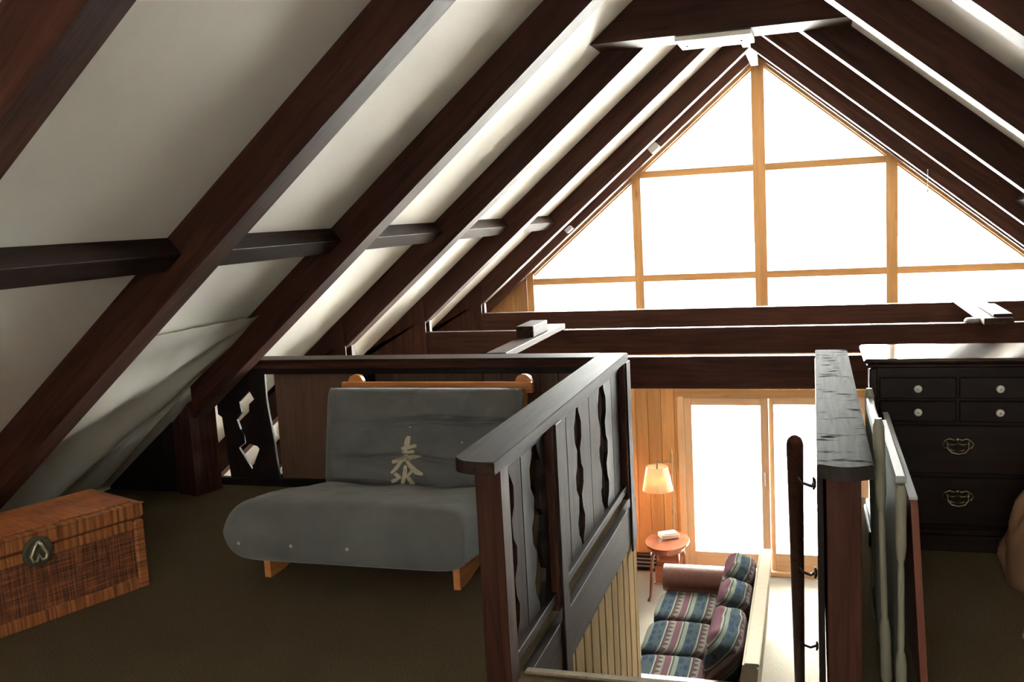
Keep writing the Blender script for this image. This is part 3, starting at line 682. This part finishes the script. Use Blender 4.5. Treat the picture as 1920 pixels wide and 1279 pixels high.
m.tube([(lx, yk, 0.372), (lx + 0.014, yk, 0.352), (lx + 0.034, yk, 0.312), (lx + 0.028, yk, 0.290), (lx + 0.010, yk, 0.288), (lx, yk, 0.315), (lx - 0.010, yk, 0.288), (lx - 0.028, yk, 0.290), (lx - 0.034, yk, 0.312), (lx - 0.014, yk, 0.352), (lx, yk, 0.372)], 0.007, 8)
m.build('clasp', plain('light_brass', (0.62, 0.55, 0.38), 0.35, metal=0.7), clasp, True)

# ------------------------------------------------------------------ futon
fu = thing('futon', 'grey green folding futon with an orange wooden frame and a tan character on its back', 'futon', (-2.01, 4.3, 0))
FX0, FX1 = -0.58, 0.56
def slab(nu, nv, fn, half, W0, W1, nrm_flip=1, disp=None):
    """closed puffed slab: fn(v)->(centre y,z, normal y,z); half(u,v) half thickness"""
    m = MB()
    def cs(t):   # cosine spacing to -1..1
        return -math.cos(PI * t)
    for side in (1, -1):
        def f(i, j):
            u = cs(i); v = cs(j); cy, cz, ny, nz = fn(v)
            h = half(u, v, side)
            xx = (W0(v) + W1(v)) / 2 + u * (W1(v) - W0(v)) / 2
            d = disp(u, v, side) if disp else 0
            return Vector((xx, cy + ny * (h + d) * side, cz + nz * (h + d) * side))
        m.grid(nu, nv, f)
    return m
def rim(u, v, p=5): return max(0.0, (1 - abs(u) ** p) * (1 - abs(v) ** p)) ** 0.5
def seat_c(v):     # v -1 front .. 1 back
    t = (v + 1) / 2
    return (-0.62 + t * 0.80, 0.268 - 0.135 * t + 0.02 * math.sin(PI * t), 0.14, 0.99)
def seat_h(u, v, s): return 0.145 * rim(u, v, 14) ** 0.8
def seat_d(u, v, s):
    if s < 0: return 0
    r = rim(u, v, 6)
    return r * (0.010 * math.sin(u * 9 + v * 2) * math.exp(-((v - 0.55) / 0.3) ** 2) + 0.008 * noise.noise(Vector((u * 3, v * 2, 3))) + 0.004 * noise.noise(Vector((u * 9, v * 7, 5))))
m = slab(70, 60, seat_c, seat_h, lambda v: FX0 - 0.045 * (1 - v) / 2 + 0.02, lambda v: FX1 + 0.02 * (1 - v) / 2, disp=seat_d)
m.build('seat_cushion', M_futon, fu, True)
BY0, BZ0, BY1, BZ1 = 0.24, 0.12, 0.435, 0.745
bl = math.hypot(BY1 - BY0, BZ1 - BZ0); bn = (-(BZ1 - BZ0) / bl, (BY1 - BY0) / bl)
def back_c(v):
    t = (v + 1) / 2
    return (BY0 + (BY1 - BY0) * t, BZ0 + (BZ1 - BZ0) * t, bn[0], bn[1])
def back_h(u, v, s): return 0.125 * rim(u, v, 9) ** 0.9
def back_d(u, v, s):
    r = rim(u, v, 4)
    if s < 0: return 0
    d = 0
    for v0, k, ph, a in ((0.40, 0.045, 0.6, 0.075), (-0.20, 0.035, 2.1, 0.042), (-0.60, 0.035, 4.0, 0.040)):
        vv = v0 + 0.05 * math.sin(2.2 * u + ph) + 0.02 * math.sin(7 * u + ph)
        d -= a * math.exp(-((v - vv) / k) ** 2) * (0.55 + 0.45 * math.sin(3 * u + ph))
    d -= 0.022 * math.exp(-((u - 0.45 - 0.1 * (v - 0.5)) / 0.035) ** 2) * max(0, min(1, (v - 0.3) * 2))
    d -= 0.020 * math.exp(-((u + 0.05 - 0.12 * (v - 0.5)) / 0.03) ** 2) * max(0, min(1, (v - 0.35) * 2.2))
    d += 0.010 * noise.noise(Vector((u * 4, v * 5, 7))) + 0.005 * noise.noise(Vector((u * 12, v * 9, 2)))
    return d * r
m = slab(110, 150, back_c, back_h, lambda v: FX0 + 0.03 - 0.015 * v, lambda v: FX1 - 0.01, disp=back_d)
back = m.build('back_cushion', M_futon, fu, True)
# tufts
for (u, v) in ((-0.02, 0.33), (0.5, 0.1)):
    cy, cz, ny, nz = back_c(v); h = back_h(u, v, 1) + back_d(u, v, 1)
    MB().lathe((FX0 + (u + 1) / 2 * (FX1 - FX0), cy + ny * h, cz + nz * h), [(0.004, -0.002), (0.005, 0.003)], 6, (Vector((1,0,0)), Vector((0,0,1)), Vector((0,-1,0)))).build('tuft', M_applique, fu)
for (x, yy, z) in ((-0.52, 0, 0), (-0.25, 0, 0), (0.03, 0, 0)):
    cy, cz, ny, nz = seat_c(-0.97); MB().lathe((x, cy - 0.02, cz - 0.045), [(0.005, -0.002), (0.009, 0.002)], 6, (Vector((1,0,0)), Vector((0,0,1)), Vector((0,-1,0)))).build('tuft', M_applique, fu)
# the tan character sewn on the back, strokes in picture units of the sign (x right, y down)
def bsurf(x, z):
    u = 2 * (x - FX0) / (FX1 - FX0) - 1
    best = 0
    for _ in range(3):
        v = 2 * ((z - best) - BZ0) / (BZ1 - BZ0) - 1
        h = back_h(u, v, 1) + back_d(u, v, 1); best = bn[1] * h
    v = 2 * ((z - best) - BZ0) / (BZ1 - BZ0) - 1
    cy = back_c(v)[0]; h = back_h(u, v, 1) + back_d(u, v, 1)
    return cy + bn[0] * h
STK = [[(561, 473, 9), (556, 500, 13), (549, 535, 9), (543, 566, 9), (528, 600, 8), (506, 632, 9), (487, 652, 6)],
       [(530, 533, 7), (562, 526, 9), (597, 517, 8)],
       [(532, 556, 6), (560, 550, 8), (588, 545, 7)],
       [(489, 598, 8), (530, 588, 9), (575, 578, 9), (612, 574, 8)],
       [(556, 590, 6), (580, 618, 10), (606, 640, 12), (638, 652, 5)],
       [(553, 612, 7), (551, 650, 10), (547, 685, 9), (540, 711, 5)],
       [(503, 653, 8), (522, 668, 9), (534, 676, 4)],
       [(527, 668, 5), (510, 684, 9), (491, 692, 8)],
       [(588, 634, 8), (574, 652, 7), (560, 664, 4)],
       [(560, 660, 5), (578, 680, 10), (594, 703, 9)]]
X0s, X1s, Z0s, Z1s = -0.118, 0.075, 0.280, 0.528
ap = MB()
for S_ in STK:
    # densify, then make a ribbon with thickness
    P_ = []
    for (a, b_) in zip(S_, S_[1:]):
        for k in range(5):
            t = k / 5; P_.append(tuple(a[i] + (b_[i] - a[i]) * t for i in range(3)))
    P_.append(S_[-1])
    L_ = []; R_ = []
    for i, (x, y, wd) in enumerate(P_):
        x2, y2, _ = P_[min(i + 1, len(P_) - 1)]; x1, y1, _ = P_[max(i - 1, 0)]
        dx, dy = x2 - x1, y2 - y1; l = math.hypot(dx, dy) or 1; nx, ny_ = -dy / l * wd, dx / l * wd
        for lst, s_ in ((L_, 1), (R_, -1)):
            sx2 = x + s_ * nx; sy2 = y + s_ * ny_
            wx = X0s + (sx2 - 480) / 160 * (X1s - X0s); wz = Z1s + (sy2 - 473) / 239 * (Z0s - Z1s)
            lst.append((wx, wz))
    rows = []
    for a, b_ in zip(L_, R_):
        rows.append([ap.bm.verts.new((a[0] + (b_[0] - a[0]) * q, bsurf(a[0] + (b_[0] - a[0]) * q, a[1] + (b_[1] - a[1]) * q) - dd, a[1] + (b_[1] - a[1]) * q)) for q, dd in ((0, -0.004), (0, 0.010), (0.5, 0.011), (1, 0.010), (1, -0.004))])
    for r0, r1 in zip(rows, rows[1:]):
        for k in range(4): ap.bm.faces.new((r0[k], r0[k+1], r1[k+1], r1[k]))
    ap.bm.faces.new(rows[0]); ap.bm.faces.new(rows[-1][::-1])
ap.build('character_applique', M_applique, fu)['label'] = 'tan brush-style character on the futon back'
# frame
def arch(x0, x1, y0, y1, z0, z1, n=10):
    pts = [(x0, y0, z0)] + [((x0 + x1) / 2 - (x1 - x0) / 2 * math.cos(PI * k / n), y0, z0 + (z1 - z0) * (0.3 + 0.7 * math.sin(PI * k / n) ** 0.6)) for k in range(n + 1)] + [(x1, y0, z0)]
    return MB().prism(pts, (0, y1 - y0, 0))
MB().box(-0.545, 0.575, 0.52, 0.545, 0.715, 0.762, 0.004).build('top_slat', W('orange', 'X'), fu)
for xa in (-0.515, 0.475): 
    arch(xa, xa + 0.095, 0.546, 0.58, 0.70, 0.80).build('back_lug', W('orange', 'X'), fu)
    m = MB(); m.prism([(xa + 0.02, 0.28, 0.06), (xa + 0.02, 0.34, 0.04), (xa + 0.02, 0.60, 0.74), (xa + 0.02, 0.55, 0.76)], (0.04, 0, 0)); m.build('back_arm', W('orange', 'Z'), fu)
for xa in (-0.50, 0.46):
    m = MB(); m.prism([(xa, -0.47, 0.13), (xa, -0.47, 0.0), (xa, -0.36, 0.0), (xa, -0.10, 0.03), (xa, 0.22, 0.0), (xa, 0.34, 0.0), (xa, 0.34, 0.084), (xa, -0.38, 0.084)], (0.032, 0, 0)); m.build('leg', W('orange', 'Y'), fu)
for k in range(5): MB().box(-0.50, 0.50, -0.36 + k * 0.13, -0.30 + k * 0.13, 0.085, 0.10, 0.003).build('seat_slat', W('orange', 'X'), fu)
for k in range(3): MB().box(-0.53, 0.53, 0.475 - 0.055 * (2 - k), 0.495 - 0.055 * (2 - k), 0.25 + k * 0.17, 0.33 + k * 0.17, 0.003).build('back_slat', W('orange', 'X'), fu)

# ------------------------------------------------------------------ dresser
dz = thing('dresser', 'dark mahogany dresser with porcelain knobs and brass bail pulls behind the right railing', 'dresser', (0.24, 4.66, 0))
DW = 1.44
MB().box(0.015, DW - 0.015, 0.012, 0.44, 0.10, 0.860, 0.003).build('carcass', W('mahog', 'X'), dz)
m = MB(); m.box(-0.025, DW + 0.025, -0.03, 0.45, 0.878, 0.902, 0.010); m.build('top', plain('polished_mahogany', (0.030, 0.014, 0.010), 0.07, spec=0.9, nscale=3, nb=0.02, var=0.3), dz)
MB().box(-0.012, DW + 0.012, -0.016, 0.445, 0.858, 0.878, 0.006).build('cornice', W('mahog', 'X'), dz)
MB().box(-0.01, DW + 0.01, -0.012, 0.445, 0.0, 0.075, 0.006).build('plinth', W('mahog', 'X'), dz)
MB().box(0.0, DW, -0.004, 0.442, 0.075, 0.105, 0.006).build('base_moulding', W('mahog', 'X'), dz)
cw = 0.337
def bail(parent, x, z):
    pl = MB()
    for sg in (-1, 1):       # two pierced scrolled wings joined by a centre lobe
        pl.tube([(x, -0.014, z + 0.030), (x + sg * 0.018, -0.014, z + 0.026), (x + sg * 0.034, -0.014, z + 0.033), (x + sg * 0.055, -0.014, z + 0.024), (x + sg * 0.066, -0.014, z + 0.006), (x + sg * 0.056, -0.014, z - 0.010), (x + sg * 0.040, -0.014, z - 0.014)], 0.0042, 6)
        pl.tube([(x + sg * 0.040, -0.014, z - 0.014), (x + sg * 0.022, -0.014, z - 0.022), (x, -0.014, z - 0.026)], 0.004, 6)
        pl.tube([(x + sg * 0.050, -0.014, z + 0.022), (x + sg * 0.040, -0.014, z + 0.008), (x + sg * 0.020, -0.014, z + 0.004), (x, -0.014, z + 0.010)], 0.0036, 6)
    pl.lathe((x, -0.011, z + 0.028), [(0.010, 0), (0.011, 0.004), (0.004, 0.007)], 10, 'Y')
    p = pl.build('pull_plate', M_brass, parent, True)
    MB().tube([(x - 0.043, -0.020, z + 0.008), (x - 0.043, -0.028, z - 0.012), (x - 0.028, -0.033, z - 0.028), (x, -0.034, z - 0.034), (x + 0.028, -0.033, z - 0.028), (x + 0.043, -0.028, z - 0.012), (x + 0.043, -0.020, z + 0.008)], 0.0045, 8).build('bail_pull', M_brass, parent, True)
    for sx_ in (-0.043, 0.043): MB().lathe((x + sx_, -0.014, z + 0.008), [(0.008, 0), (0.009, 0.005), (0.005, 0.010)], 10, 'Y').build('pull_boss', M_brass, parent, True)
for c in range(4):
    for (z0, z1) in ((0.716, 0.812), (0.608, 0.704)):
        x0 = 0.042 + c * cw; d = MB().box(x0, x0 + cw - 0.012, -0.010, 0.012, z0, z1, 0.004).build('drawer', W('mahog', 'X'), dz)
        MB().lathe((x0 + cw / 2 - 0.006, -0.011, (z0 + z1) / 2), [(0.006, 0), (0.007, 0.010), (0.017, 0.016), (0.018, 0.022), (0.012, 0.028), (0.004, 0.030)], 14, 'Y').build('knob', M_porc, d, True)
        MB().lathe((x0 + cw / 2 - 0.006, -0.0405, (z0 + z1) / 2), [(0.005, 0), (0.004, 0.003)], 8, 'Y').build('knob_screw', M_brass, d)
for c in range(2):
    for (z0, z1) in ((0.368, 0.592), (0.125, 0.350)):
        x0 = 0.042 + c * 2 * cw; d = MB().box(x0, x0 + 2 * cw - 0.012, -0.010, 0.012, z0, z1, 0.005).build('drawer', W('mahog', 'X'), dz)
        bail(d, x0 + cw - 0.006, (z0 + z1) / 2 + 0.02)
MB().box(0.0, 0.034, -0.012, 0.02, 0.105, 0.858, 0.006).build('corner_post', W('mahog', 'Z'), dz)
MB().box(DW - 0.034, DW, -0.012, 0.02, 0.105, 0.858, 0.006).build('corner_post', W('mahog', 'Z'), dz)

# ------------------------------------------------------------------ frames leaning at the right railing
def turned(m, x, y, z0, z1, r, lean=0.0):
    H_ = z1 - z0
    prof = [(0.6, 0), (1.0, 0.02), (1.0, 0.20), (0.75, 0.245), (0.5, 0.26), (0.62, 0.29), (0.62, 0.62), (0.5, 0.66), (0.75, 0.68), (1.0, 0.73), (1.0, 0.97), (0.6, 1.0)]
    d = Vector((lean, 0, H_)); L_ = d.length; dn = d.normalized(); u = Vector((0, 1, 0)); v = dn.cross(u)
    m.lathe((x, y, z0), [(r * a, L_ * b_) for a, b_ in prof], 14, (u, v, dn)); return m
cr = thing('bed_footboard', 'cream slatted bed end with turned posts, tallest of the pieces leaning on the right railing', 'bed part', (0.214, 3.24, 0))
turned(MB(), 0.0, 0.0, 0.03, 0.93, 0.018, -0.022).build('turned_post', M_cream, cr, 'auto')
turned(MB(), 0.0, 0.52, 0.03, 0.93, 0.018, -0.022).build('turned_post', M_cream, cr, 'auto')
MB().box(-0.034, -0.010, 0.02, 0.50, 0.85, 0.90, 0.006).build('top_rail', M_white, cr)
MB().box(-0.016, 0.008, 0.02, 0.50, 0.12, 0.17, 0.006).build('bottom_rail', M_cream, cr)
for k in range(4): MB().cyl((-0.005, 0.10 + k * 0.1, 0.16), (-0.021, 0.10 + k * 0.1, 0.86), 0.008, n=8).build('spindle', M_cream, cr)
cr = thing('headboard', 'white panel headboard with a rounded post, leaning beside the cream bed side', 'bed part', (0.243, 3.15, 0))
m = MB(); m.prism([(0, 0.0, 0.02), (0, 0.82, 0.02), (0, 0.82, 0.74), (0, 0.03, 0.74), (0, 0.0, 0.72)], (0.018, 0, 0)); m.build('panel', M_cream, cr)
MB().box(-0.010, 0.026, -0.004, 0.825, 0.74, 0.765, 0.005).build('top_rail', M_white, cr)
turned(MB(), 0.008, -0.008, 0.0, 0.739, 0.017, 0.0).build('turned_post', M_cream, cr, 'auto')
cr = thing('table_leaf', 'red brown wooden leaf standing upright, the outermost of the leaning pieces', 'wood panel', (0.288, 3.18, 0))
m = MB(); m.prism([(0.028, 0.0, 0.0), (0.028, 1.30, 0.0), (0.0, 1.30, 0.68), (-0.006, 0.02, 0.68), (-0.004, 0.0, 0.655)], (0.022, 0, 0)); m.build('panel', W('redbrown', 'Z'), cr)
MB().prism([(-0.010, 0.0, 0.6805), (-0.004, 1.30, 0.6805), (0.018, 1.30, 0.6805), (0.016, 0.0, 0.6805)], (0, 0, 0.008)).build('lit_edge_strip', M_white, cr)  # white strip paints the light caught along the leaf's top edge

# ------------------------------------------------------------------ bags on the right floor
def bagmesh(cx, cy, wx_, wy_, hz, seed, mat, name, label, lean=0.0, neck=0.55):
    m = MB(); n, r = 40, 26
    rings = []
    for j in range(r + 1):
        t = j / r; ring = []
        k = (1 - (1 - min(t * 4, 1)) ** 2 * 0.25) * (1 - (1 - neck) * t ** 1.6)
        for i in range(n):
            a = 2 * PI * i / n
            c, s_ = math.cos(a), math.sin(a)
            p = 3.0; q = (abs(c) ** p + abs(s_) ** p) ** (-1 / p)
            nn = noise.noise(Vector((c * 2 + seed, s_ * 2, t * 3))) * 0.20 + 0.12 * abs(noise.noise(Vector((c * 6, s_ * 6 + seed, t * 7))))
            ring.append(m.bm.verts.new((c * q * wx_ * (k + nn * min(1, t * 5 + 0.3)) + lean * t, s_ * q * wy_ * (k + nn), hz * t * (1 + 0.06 * math.sin(3 * a) * t))))
        rings.append(ring)
    for a, b_ in zip(rings, rings[1:]):
        for i in range(n): m.bm.faces.new((a[i], a[(i+1) % n], b_[(i+1) % n], b_[i]))
    m.bm.faces.new(rings[0][::-1]); m.bm.faces.new(rings[-1])
    tag(m.build(name, mat, smooth=True, loc=(cx, cy, 0)), label, 'bag')
bagmesh(0.90, 4.28, 0.19, 0.15, 0.52, 3.1, M_bag, 'paper_bag', 'crumpled brown paper bag on the floor at the right edge', 0.10, 0.6)
bagmesh(0.80, 3.66, 0.10, 0.10, 0.22, 8.3, M_whitebag, 'plastic_bag', 'pale plastic bag at the right edge, its corner just in view', 0.04, 0.7)

# ------------------------------------------------------------------ living room downstairs
so = thing('sofa', 'southwestern patterned three-seat sofa with leather arms, seen from above', 'sofa', (-0.98, 8.08, GF))
def puff(x0, x1, y0, y1, z0, z1, p=6, nz=0.01, seed=0):
    m = MB()
    def sp(e, x): return math.copysign(abs(x) ** e, x)
    def f(i, j):
        a = -PI + 2 * PI * i; b_ = -PI / 2 + PI * j; e = 2 / p
        cx_, cy_, cz_ = sp(e, math.cos(b_)) * sp(e, math.cos(a)), sp(e, math.cos(b_)) * sp(e, math.sin(a)), sp(e, math.sin(b_))
        d = 1 + nz * noise.noise(Vector((cx_ * 2 + seed, cy_ * 3, cz_ * 2))) * 4
        return Vector(((x0 + x1) / 2 + cx_ * d * (x1 - x0) / 2, (y0 + y1) / 2 + cy_ * d * (y1 - y0) / 2, (z0 + z1) / 2 + cz_ * d * (z1 - z0) / 2))
    return m.grid(48, 24, f)
MB().box(-0.45, 0.50, -1.25, 1.25, 0.06, 0.27, 0.01).build('base', M_leather, so)
for k in range(3): puff(-0.50, 0.13, -1.04 + k * 0.695, -0.355 + k * 0.695, 0.26, 0.47, 5, 0.006, k).build('seat_cushion', M_sofa, so, True)
for k, (a, b_) in enumerate(((-1.02, -0.18), (-0.20, 0.42), (0.40, 1.06))):
    m = puff(-0.16, 0.14, a, b_, -0.24, 0.26, 3.6, 0.02, k * 5)
    bmesh.ops.rotate(m.bm, verts=m.bm.verts, cent=(0, 0, 0), matrix=Matrix.Rotation(math.radians(10), 3, 'Y'))
    bmesh.ops.translate(m.bm, verts=m.bm.verts, vec=(0.27, 0, 0.64))
    m.build('back_cushion', M_sofa, so, True)
m = MB(); m.prism([(0.36, -1.22, 0.27), (0.50, -1.22, 0.10), (0.555, -1.22, 0.80), (0.48, -1.22, 0.83), (0.44, -1.22, 0.83)], (0, 2.44, 0)); m.build('backrest', M_beigevinyl, so)
MB().box(0.455, 0.565, -1.235, 1.235, 0.825, 0.85, 0.008).build('back_cap', M_beigevinyl, so)
for s_ in (-1, 1):
    m = MB(); y0 = 1.06 if s_ > 0 else -1.30
    m.box(-0.46, 0.42, y0, y0 + 0.24, 0.06, 0.50, 0.02); m.build('arm', M_leather, so)
    m = MB(); m.cyl((-0.49, y0 + 0.12, 0.52), (0.42, y0 + 0.12, 0.52), 0.135, n=20); m.build('arm_roll', M_leather, so, 'auto')
for (a, b_) in ((-0.4, -1.2), (-0.4, 1.2), (0.42, -1.2), (0.42, 1.2)): MB().cyl((a, b_, 0), (a, b_, 0.06), 0.025, 0.03).build('leg', W('walnut', 'Z'), so)
# side table
tb = thing('side_table', 'oval walnut side table with turned legs beside the lamp', 'table', (-1.56, 10.12, GF))
m = MB(); m.prism([(0.235 * math.cos(2*PI*k/36), 0.33 * math.sin(2*PI*k/36), 0.578) for k in range(36)], (0, 0, 0.024)); m.build('table_top', plain('polished_walnut', (0.20, 0.065, 0.035), 0.15, nscale=5, var=0.3), tb)
m = MB(); m.prism([(0.19 * math.cos(2*PI*k/36), 0.28 * math.sin(2*PI*k/36), 0.52) for k in range(36)], (0, 0, 0.057)); m.build('apron', W('walnut', 'X'), tb)
for sx_ in (-1, 1):
    for sy_ in (-1, 1):
        m = MB(); m.tube([(sx_ * 0.13, sy_ * 0.19, 0.52), (sx_ * 0.14, sy_ * 0.20, 0.42), (sx_ * 0.145, sy_ * 0.21, 0.36), (sx_ * 0.15, sy_ * 0.215, 0.34), (sx_ * 0.15, sy_ * 0.22, 0.2), (sx_ * 0.165, sy_ * 0.24, 0.05), (sx_ * 0.185, sy_ * 0.26, 0.0)], [0.022, 0.014, 0.024, 0.014, 0.020, 0.012, 0.017], 10)
        m.build('leg', W('walnut', 'Z'), tb, True)
MB().box(-0.13, 0.13, -0.18, 0.18, 0.16, 0.18, 0.004).build('lower_shelf', W('walnut', 'X'), tb)
for sy_ in (-0.16, 0.0, 0.16): MB().box(-0.12, 0.12, sy_ - 0.006, sy_ + 0.006, 0.18, 0.36, 0.003).build('rack_divider', W('walnut', 'X'), tb)
m = MB().box(-0.10, 0.10, -0.075, 0.075, 0.0, 0.05, 0.006)
bo = m.build('box', M_book, loc=(-1.56, 10.22, GF + 0.603), rotz=0.5); tag(bo, 'small cream box lying on the oval side table', 'box')
MB().box(-0.09, 0.09, -0.065, 0.065, 0.05, 0.056, 0.002).build('lid', M_white, bo)
# lamp
lp = thing('floor_lamp', 'brass swing-arm lamp with a cream cone shade behind the side table', 'lamp', (-1.545, 10.53, GF))
MB().lathe((0, 0, 0), [(0.13, 0), (0.13, 0.015), (0.05, 0.03), (0.02, 0.05)], 20).build('base', M_brass, lp, 'auto')
MB().lathe((0, 0, 0.05), [(0.011, 0), (0.011, 0.55), (0.020, 0.58), (0.011, 0.61), (0.011, 0.70), (0.024, 0.74), (0.011, 0.78), (0.009, 0.95), (0.018, 0.98), (0.009, 1.01), (0.009, 1.38), (0.014, 1.40), (0.004, 1.46)], 14).build('pole', M_brass, lp, True)
MB().tube([(0, 0, 1.36), (-0.05, -0.02, 1.385), (-0.10, -0.03, 1.36), (-0.16, -0.04, 1.37)], 0.008, 8).build('swing_arm', M_brass, lp, True)
MB().lathe((-0.16, -0.04, 1.20), [(0.010, 0), (0.018, 0.03), (0.010, 0.06), (0.008, 0.19)], 12).build('socket', M_brass, lp, True)
m = MB(); ctr = (-0.16, -0.04, 0); n = 32
ro = [m.bm.verts.new((ctr[0] + r_ * math.cos(2*PI*k/n), ctr[1] + r_ * math.sin(2*PI*k/n), z)) for r_, z in ((0.172, 1.055), (0.122, 1.325), (0.119, 1.325), (0.169, 1.055)) for k in range(n)]
for a in range(4):
    for k in range(n): m.bm.faces.new((ro[a*n+k], ro[a*n+(k+1) % n], ro[((a+1) % 4)*n+(k+1) % n], ro[((a+1) % 4)*n+k]))
mm, nt, b = nmat('linen_shade'); b.inputs['Base Color'].default_value = (0.86, 0.74, 0.55, 1); b.inputs['Roughness'].default_value = 0.9
tr = N(nt, 'ShaderNodeBsdfTranslucent'); tr.inputs[0].default_value = (0.86, 0.70, 0.46, 1); mx = N(nt, 'ShaderNodeMixShader'); mx.inputs[0].default_value = 0.45
nt.links.new(b.outputs[0], mx.inputs[1]); nt.links.new(tr.outputs[0], mx.inputs[2]); nt.links.new(mx.outputs[0], nt.nodes['Material Output'].inputs[0])
m.build('lamp_shade', mm, lp, True)
mb_, nt, b = nmat('bulb_glow'); b.inputs['Emission Color'].default_value = (1, 0.75, 0.45, 1); b.inputs['Emission Strength'].default_value = 10
MB().lathe((-0.16, -0.04, 1.13), [(0.008, 0), (0.026, 0.02), (0.030, 0.045), (0.014, 0.07)], 12).build('bulb', mb_, lp, True)
# armchair
ac = thing('armchair', 'rust brown leather armchair partly hidden behind the stairwell wall', 'chair', (-2.40, 9.72, GF), 0.15)
puff(-0.40, 0.40, -0.38, 0.40, 0.12, 0.46, 6, 0.005).build('seat', M_leather, ac, True)
puff(-0.44, 0.44, 0.22, 0.50, 0.30, 0.98, 4, 0.01, 2).build('backrest', M_redleather, ac, True)
for s_ in (-1, 1): puff(s_ * 0.40 - 0.10, s_ * 0.40 + 0.10, -0.40, 0.42, 0.05, 0.66, 5, 0.01, s_).build('arm', M_leather, ac, True)
puff(0.24, 0.50, 0.05, 0.42, 0.55, 0.90, 3, 0.01, 4).build('wing', M_redleather, ac, True)
for (a, b_) in ((-0.36, -0.33), (0.36, -0.33), (-0.36, 0.40), (0.36, 0.40)): MB().cyl((a, b_, 0), (a, b_, 0.09), 0.02, 0.03).build('leg', W('walnut', 'Z'), ac)
# coffee table
ct = thing('coffee_table', 'low walnut coffee table whose rounded feet show left of the sofa', 'table', (-2.12, 8.6, GF))
MB().box(-0.34, 0.34, -0.42, 0.42, 0.37, 0.40, 0.008).build('table_top', W('walnut', 'Y'), ct)
MB().box(-0.28, 0.28, -0.36, 0.36, 0.30, 0.37, 0.004).build('apron', W('walnut', 'Y'), ct)
for (a, b_) in ((0.26, -0.31), (0.26, 0.31), (-0.26, -0.31), (-0.26, 0.31)):
    sg = 1 if a > 0 else -1
    MB().tube([(a, b_, 0.31), (a + sg * 0.02, b_, 0.24), (a, b_, 0.13), (a + sg * 0.03, b_, 0.05), (a + sg * 0.09, b_, 0.025), (a + sg * 0.14, b_, 0.02)], [0.03, 0.036, 0.018, 0.018, 0.03, 0.012], 10).build('leg', W('walnut', 'Z'), ct, True)

# repeats share a group phrase
GR = {'roof_truss': 'dark roof trusses', 'roof_nogging': 'nogging boards between the rafters', 'mounting_block': 'small white blocks on the far left rafter',
      'plank': 'loose planks on the tie beams', 'stair_railing': 'railings on both sides of the stairs'}
for o in C.objects:
    if o.parent is None and 'category' in o and o.get('kind') != 'structure':
        g = GR.get(o.name.split('.')[0])
        if g: o['group'] = g
